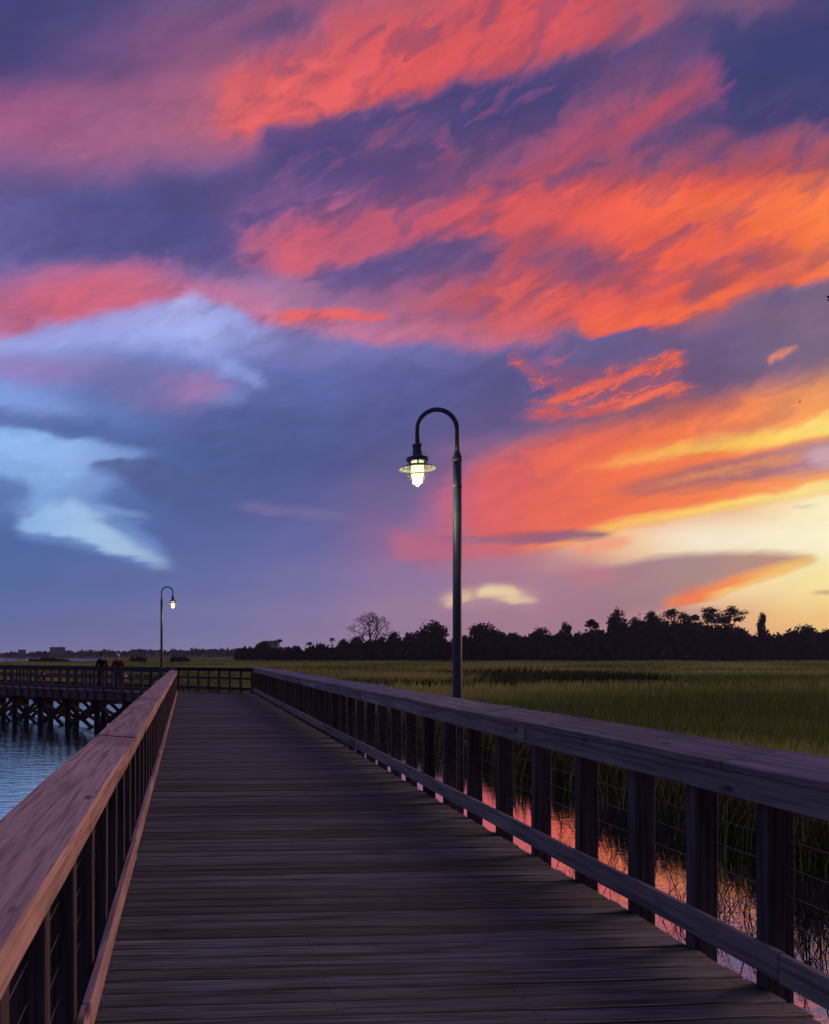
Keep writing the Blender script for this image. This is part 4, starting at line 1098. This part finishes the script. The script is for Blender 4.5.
        for k in range(nl):
            a = k * 2.4 + rr.uniform(-.4, .4); zz = z0 + (z1 - z0) * ((k * .618) % 1); o_ = .72 * rr.uniform(.75, 1.1) * (1.0 if zz < .68 else .7)
            s_ = rr.uniform(.26, .44) if kind != 'spiky' else rr.uniform(.16, .3)
            cl.append((w * o_ * math.cos(a), w * o_ * math.sin(a), H_ * zz, w * s_, w * s_, H_ * s_ * .40))
        cl.append((w * rr.uniform(-.3, .3), 0, H_ * .9, w * .34, w * .34, H_ * .10))
        link_mesh('crown', crown_mesh(cl, 5200 if kind != 'spiky' else 3000, .34 + w * .03, seed, .16 if kind != 'dense' else .05), M_LEAF, root)
    return root
TR = [  # column, distance, top row, half width, kind, label
 (244.5, 430, 646, 3.2, 'palm', 'stubby small palm at the left end of the tree line'),
 (262, 425, 641.5, 10, 'dense', 'dark rounded tree just left of the pale block with the palm'),
 (279.5, 440, 636.5, 3.4, 'palm', 'slender palm rising just right of the pale block'),
 (309.5, 430, 639, 3.8, 'palm', 'thick headed palm left of the pointed spire'),
 (331.5, 430, 635, 3.6, 'palm', 'tallest palm, right of the pointed spire'),
 (371, 420, 611.5, 29, 'bare', 'large bare spreading tree with open branches above the left tree line'),
 (343, 430, 639, 7, 'dense', 'small rounded tree just right of the tallest palm'),
 (357, 425, 637, 9, 'low', 'low tree under the left side of the bare spreading tree'),
 (381, 425, 637, 9, 'low', 'low tree under the right side of the bare spreading tree'),
 (395, 420, 632, 9, 'dense', 'rounded tree between the bare spreading tree and the big dome'),
 (409, 420, 632.5, 8, 'spiky', 'ragged tree touching the left flank of the big dome shaped tree'),
 (432, 405, 621, 20, 'dense', 'big dome shaped dark tree left of the lamp pole'),
 (484, 405, 623, 21, 'dense', 'broad dark tree just right of the lamp pole'),
 (514, 410, 633, 12, 'low', 'low rounded tree between two broad dark ones right of the lamp pole'),
 (541, 405, 628, 15, 'dense', 'wide flat topped dark tree under the little cream cloud, right side'),
 (566, 400, 622.5, 8, 'spiky', 'ragged tree with a spiky tuft, left of the thin bare one'),
 (592, 400, 618.5, 9, 'airy', 'thin twiggy tree standing alone left of the tall dark crown'),
 (618, 395, 608.5, 11.5, 'dense', 'tall narrow dark crown standing above the middle of the tree line'),
 (635, 400, 617, 12, 'dense', 'smaller dark tree on the right flank of the tall narrow crown'),
 (652, 395, 611.5, 16, 'airy', 'see-through crown left of the widest airy tree'),
 (672, 395, 608, 22, 'airy', 'widest airy tree with sky showing through its crown'),
 (694, 395, 615, 13, 'airy', 'small thin tree between the airy tree and the flat ragged topped one'),
 (724, 390, 606.5, 20, 'umbrella', 'wide open tree with a flat ragged top against the yellow sky'),
 (742, 392, 628, 10, 'low', 'low bush like tree below the right end of the flat ragged topped tree'),
 (761.5, 390, 612.5, 5, 'spiky', 'narrow lone tree with two tufts, right of the flat ragged topped tree'),
 (803, 390, 625, 15, 'dense', 'low broad tree near the right end of the tree line'),
 (826, 395, 629, 12, 'low', 'last low tree at the right edge of the view'),
]
for k, (px, d, top, hw, kind, lab) in enumerate(TR):
    tree(px, d, top, hw, lab, kind, 100 + k)
# understory: one continuous dark wood behind the marsh edge
cl = []; r2 = random.Random(5)
for px in np.arange(-60, 1380, 3.0):
    if px < 236: continue
    top = np.interp(px, [236, 262, 300, 350, 420, 500, 585, 625, 650, 690, 735, 760, 829, 960], [651, 648, 648, 643, 640, 637, 633, 627, 620, 621, 628, 634, 632, 632]) + r2.uniform(-1.2, 2.6) + 1.6 * math.sin(px * .13 + math.sin(px * .041) * 3)
    for row in range(2):
        d = (r2.uniform(398, 412) + row * 14) * TREE_K
        p = ground_at(px + r2.uniform(-1, 1), d); H_ = zat(top, d) - BASE
        cl.append((p.x, p.y, BASE + H_ * .45, 1.5, 1.6, H_ * .52)); cl.append((p.x, p.y, BASE + H_ * .72, r2.uniform(.7, 1.5), 1.2, H_ * .3))
tag(link_mesh('wood', crown_mesh(cl, 165000, .95, 77), M_LEAF), 'continuous dark thicket below the tree crowns at the marsh edge', 'wood', kind='stuff')

# ------------------------------------------------------------------ buildings in the distance
def building(px, d, top, w_px, depth, label, wall, storeys, bays, roof='flat', name='building', base=BASE):
    w = w_px / FP * d; H_ = zat(top, d) - base
    root = empty(name, ground_at(px, d, base), -YAW - math.atan((px - CX) / FP)); tag(root, label, 'building')
    bm = bmesh.new(); bm_box(bm, (0, 0, H_ / 2), (w, depth, H_)); link_mesh('wall', bm_mesh('wall', bm), wall, root)
    bm = bmesh.new()
    if roof == 'flat':
        bm_box(bm, (0, 0, H_ + .15), (w + .3, depth + .3, .3)); bm_box(bm, (w * .25, 0, H_ + .55), (w * .12, depth * .3, .5))
    else:
        rh = w * .28
        vs = [bm.verts.new(p) for p in ((-w / 2 - .4, -depth / 2 - .4, H_), (w / 2 + .4, -depth / 2 - .4, H_), (w / 2 + .4, depth / 2 + .4, H_), (-w / 2 - .4, depth / 2 + .4, H_), (-w / 2 - .4, 0, H_ + rh), (w / 2 + .4, 0, H_ + rh))]
        for f in ((0, 1, 5, 4), (2, 3, 4, 5), (0, 4, 3), (1, 2, 5), (3, 2, 1, 0)): bm.faces.new([vs[i] for i in f])
    link_mesh('roof', bm_mesh('roof', bm), M_ROOF, root)
    for i in range(storeys):
        for j_ in range(bays):
            ww, wh = w / bays * .5, H_ / storeys * .45
            bm = bmesh.new(); bm_box(bm, (0, 0, 0), (ww, .16, wh))
            link_mesh('window', bm_mesh('window', bm), M_PANE, root, (-w / 2 + (j_ + .5) * w / bays, -depth / 2 - .03, H_ * (i + .55) / storeys))
    return root
building(272.5, 440, 641.5, 12, 9, 'pale flat roofed block behind the dark tree left of the palms', M_WHITEWALL, 4, 4)
# pointed spire above the trees
sp = empty('spire', ground_at(317, 480, BASE)); tag(sp, 'tiny pointed spire above the trees between two palms', 'tower')
hs = zat(641.0, 480) - BASE
bm = bmesh.new(); bm_box(bm, (0, 0, hs * .35), (1.1, 1.1, hs * .7)); link_mesh('tower', bm_mesh('tower', bm), M_ROOF, sp)
bm = bmesh.new(); bm_lathe(bm, [(.7, hs * .7), (.3, hs * .85), (.05, hs)], 8); link_mesh('steeple', bm_mesh('steeple', bm), M_ROOF, sp)
FAR = 1030.
building(57.5, FAR - 30, 647.4, 15, 14, 'long flat roofed block on the far shore above the pier', M_GREYWALL, 4, 7, base=1.0)
building(148.5, FAR - 75, 653.6, 5, 6, 'tiny white house on the far shore left of the distant lamp', M_WHITEWALL, 2, 3, 'gable', 'house', base=1.0)
building(156.5, FAR - 75, 652.6, 4, 6, 'tiny white gabled house on the far shore nearest the distant lamp', M_WHITEWALL, 2, 2, 'gable', 'house', base=1.0)
building(134, FAR - 75, 651.2, 6, 7, 'grey house among far trees right of the two people', M_GREYWALL, 2, 3, 'gable', 'house', base=1.0)
building(22, FAR - 75, 651.6, 7, 7, 'grey house on the far shore at the left edge', M_GREYWALL, 2, 3, 'gable', 'house', base=1.0)
building(212, FAR - 75, 650.6, 6, 7, 'grey house on the far shore right of the distant lamp', M_GREYWALL, 2, 3, 'gable', 'house', base=1.0)
# far shore woods
cl = []
for px in np.arange(-120, 300, 1.6):
    top = .9 * math.sin(px * .21 + 2 * math.sin(px * .07)) + np.interp(px, [-120, 0, 60, 85, 120, 170, 200, 240, 300], [652.6, 652.2, 651, 650.2, 650.2, 649.6, 648.6, 649, 648]) + r2.uniform(-.9, 1.5)
    d = FAR + r2.uniform(-60, 60); p = ground_at(px, d); H_ = zat(top, d)
    cl.append((p.x, p.y, H_ * .4, 2.2, 3, H_ * .5)); cl.append((p.x, p.y, H_ * .75, r2.uniform(1, 2.2), 2, H_ * .25))
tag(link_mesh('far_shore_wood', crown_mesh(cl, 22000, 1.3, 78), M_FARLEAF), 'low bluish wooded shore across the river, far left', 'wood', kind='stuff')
# bushes on the marsh in front of the river
for k, (px, d, top, hw, lab) in enumerate(((49, 300, 658.3, 8, 'dark marsh bush before the bright strip of river, above the pier'), (36, 300, 659.7, 8, 'flat marsh bush left of the larger one above the pier'), (62, 300, 659.7, 8, 'flat marsh bush right of the larger one above the pier'),
        (139, 290, 657.2, 9, 'dark marsh bush right of the two people'), (180, 280, 657.4, 11, 'dark marsh bush right of the distant lamp'))):
    root = empty('bush', ground_at(px, d, BASE)); tag(root, lab, 'bush', 'bushes on the far marsh')
    H_ = zat(top, d) - BASE; w = hw / FP * d
    link_mesh('foliage', crown_mesh([(q_ * w * .5, r2.uniform(-1, 1), H_ * (.5 + .12 * r2.random()), w * .45, w * .4, H_ * .5) for q_ in (-1, -.4, .2, .9)], 900, .5, 300 + k), M_LEAF, root)
    bm = bmesh.new()
    for q_ in (-.4, 0, .4): bm_tube(bm, [(q_ * .5, 0, 0), (q_ * w, .2, H_ * .6)], [.12, .05], 5)
    link_mesh('stem', bm_mesh('stem', bm), M_BARK, root)

# ------------------------------------------------------------------ birds
def bird(px, py, d, span, rz, tilt, label):
    p = ground_at(px, d, zat(py, d)); root = empty('bird', p, rz); root.rotation_euler = (tilt, R(8), rz); tag(root, label, 'bird')
    k = span / 2
    bm = bmesh.new()
    prof = [(-.5, .005), (-.42, .03), (-.2, .08), (.05, .10), (.25, .075), (.34, .06), (.42, .055), (.48, .02), (.54, .003)]
    bm_tube(bm, [(0, y_ * k, .02 * k) for y_, r_ in prof], [r_ * k for y_, r_ in prof], 8)
    link_mesh('body', bm_mesh('body', bm, True), M_BIRD, root)
    bm = bmesh.new()
    vs = [bm.verts.new(v) for v in ((-.05 * k, -.4 * k, 0), (.05 * k, -.4 * k, 0), (.14 * k, -.72 * k, .01 * k), (-.14 * k, -.72 * k, .01 * k))]
    bm.faces.new(vs); bmesh.ops.solidify(bm, geom=bm.faces[:], thickness=.012 * k)
    link_mesh('tail', bm_mesh('tail', bm), M_BIRD, root)
    for s in (-1, 1):
        bm = bmesh.new(); st = [(.05, .22, -.18, .05), (.35, .30, -.12, .22), (.65, .20, -.16, .20), (.88, .02, -.22, .10), (1.0, -.18, -.26, .04)]
        prv = None
        for x_, f_, b_, z_ in st:
            cur = [bm.verts.new((s * x_ * k, f_ * k, z_ * k)), bm.verts.new((s * x_ * k, b_ * k, z_ * k))]
            if prv: bm.faces.new((prv[0], prv[1], cur[1], cur[0]))
            prv = cur
        bmesh.ops.recalc_face_normals(bm, faces=bm.faces[:]); bmesh.ops.solidify(bm, geom=bm.faces[:], thickness=.014 * k)
        link_mesh('wing', bm_mesh('wing', bm), M_BIRD, root)
bird(800, 402, 180, 1.0, 1.2, .1, 'tiny dark bird flying in the golden cloud')
bird(831.5, 300, 60, 1.5, .3, .3, 'dark bird cut off by the right edge of the view')

# ------------------------------------------------------------------ haze
hm = bpy.data.materials.new('evening_air'); hm.use_nodes = True
hm.node_tree.nodes.clear(); q = G(hm.node_tree)
vo = q.n('ShaderNodeVolumePrincipled'); vo.inputs['Color'].default_value = (.72, .80, .98, 1); vo.inputs['Density'].default_value = .00016; vo.inputs['Anisotropy'].default_value = .0
ho = q.n('ShaderNodeOutputMaterial'); hm.node_tree.links.new(vo.outputs[0], ho.inputs['Volume'])
bm = bmesh.new(); bm_box(bm, (0, 300, 19), (2200, 1700, 47))
tag(link_mesh('haze', bm_mesh('haze', bm), hm), 'thin evening air that turns the far shore blue', 'haze', kind='stuff')
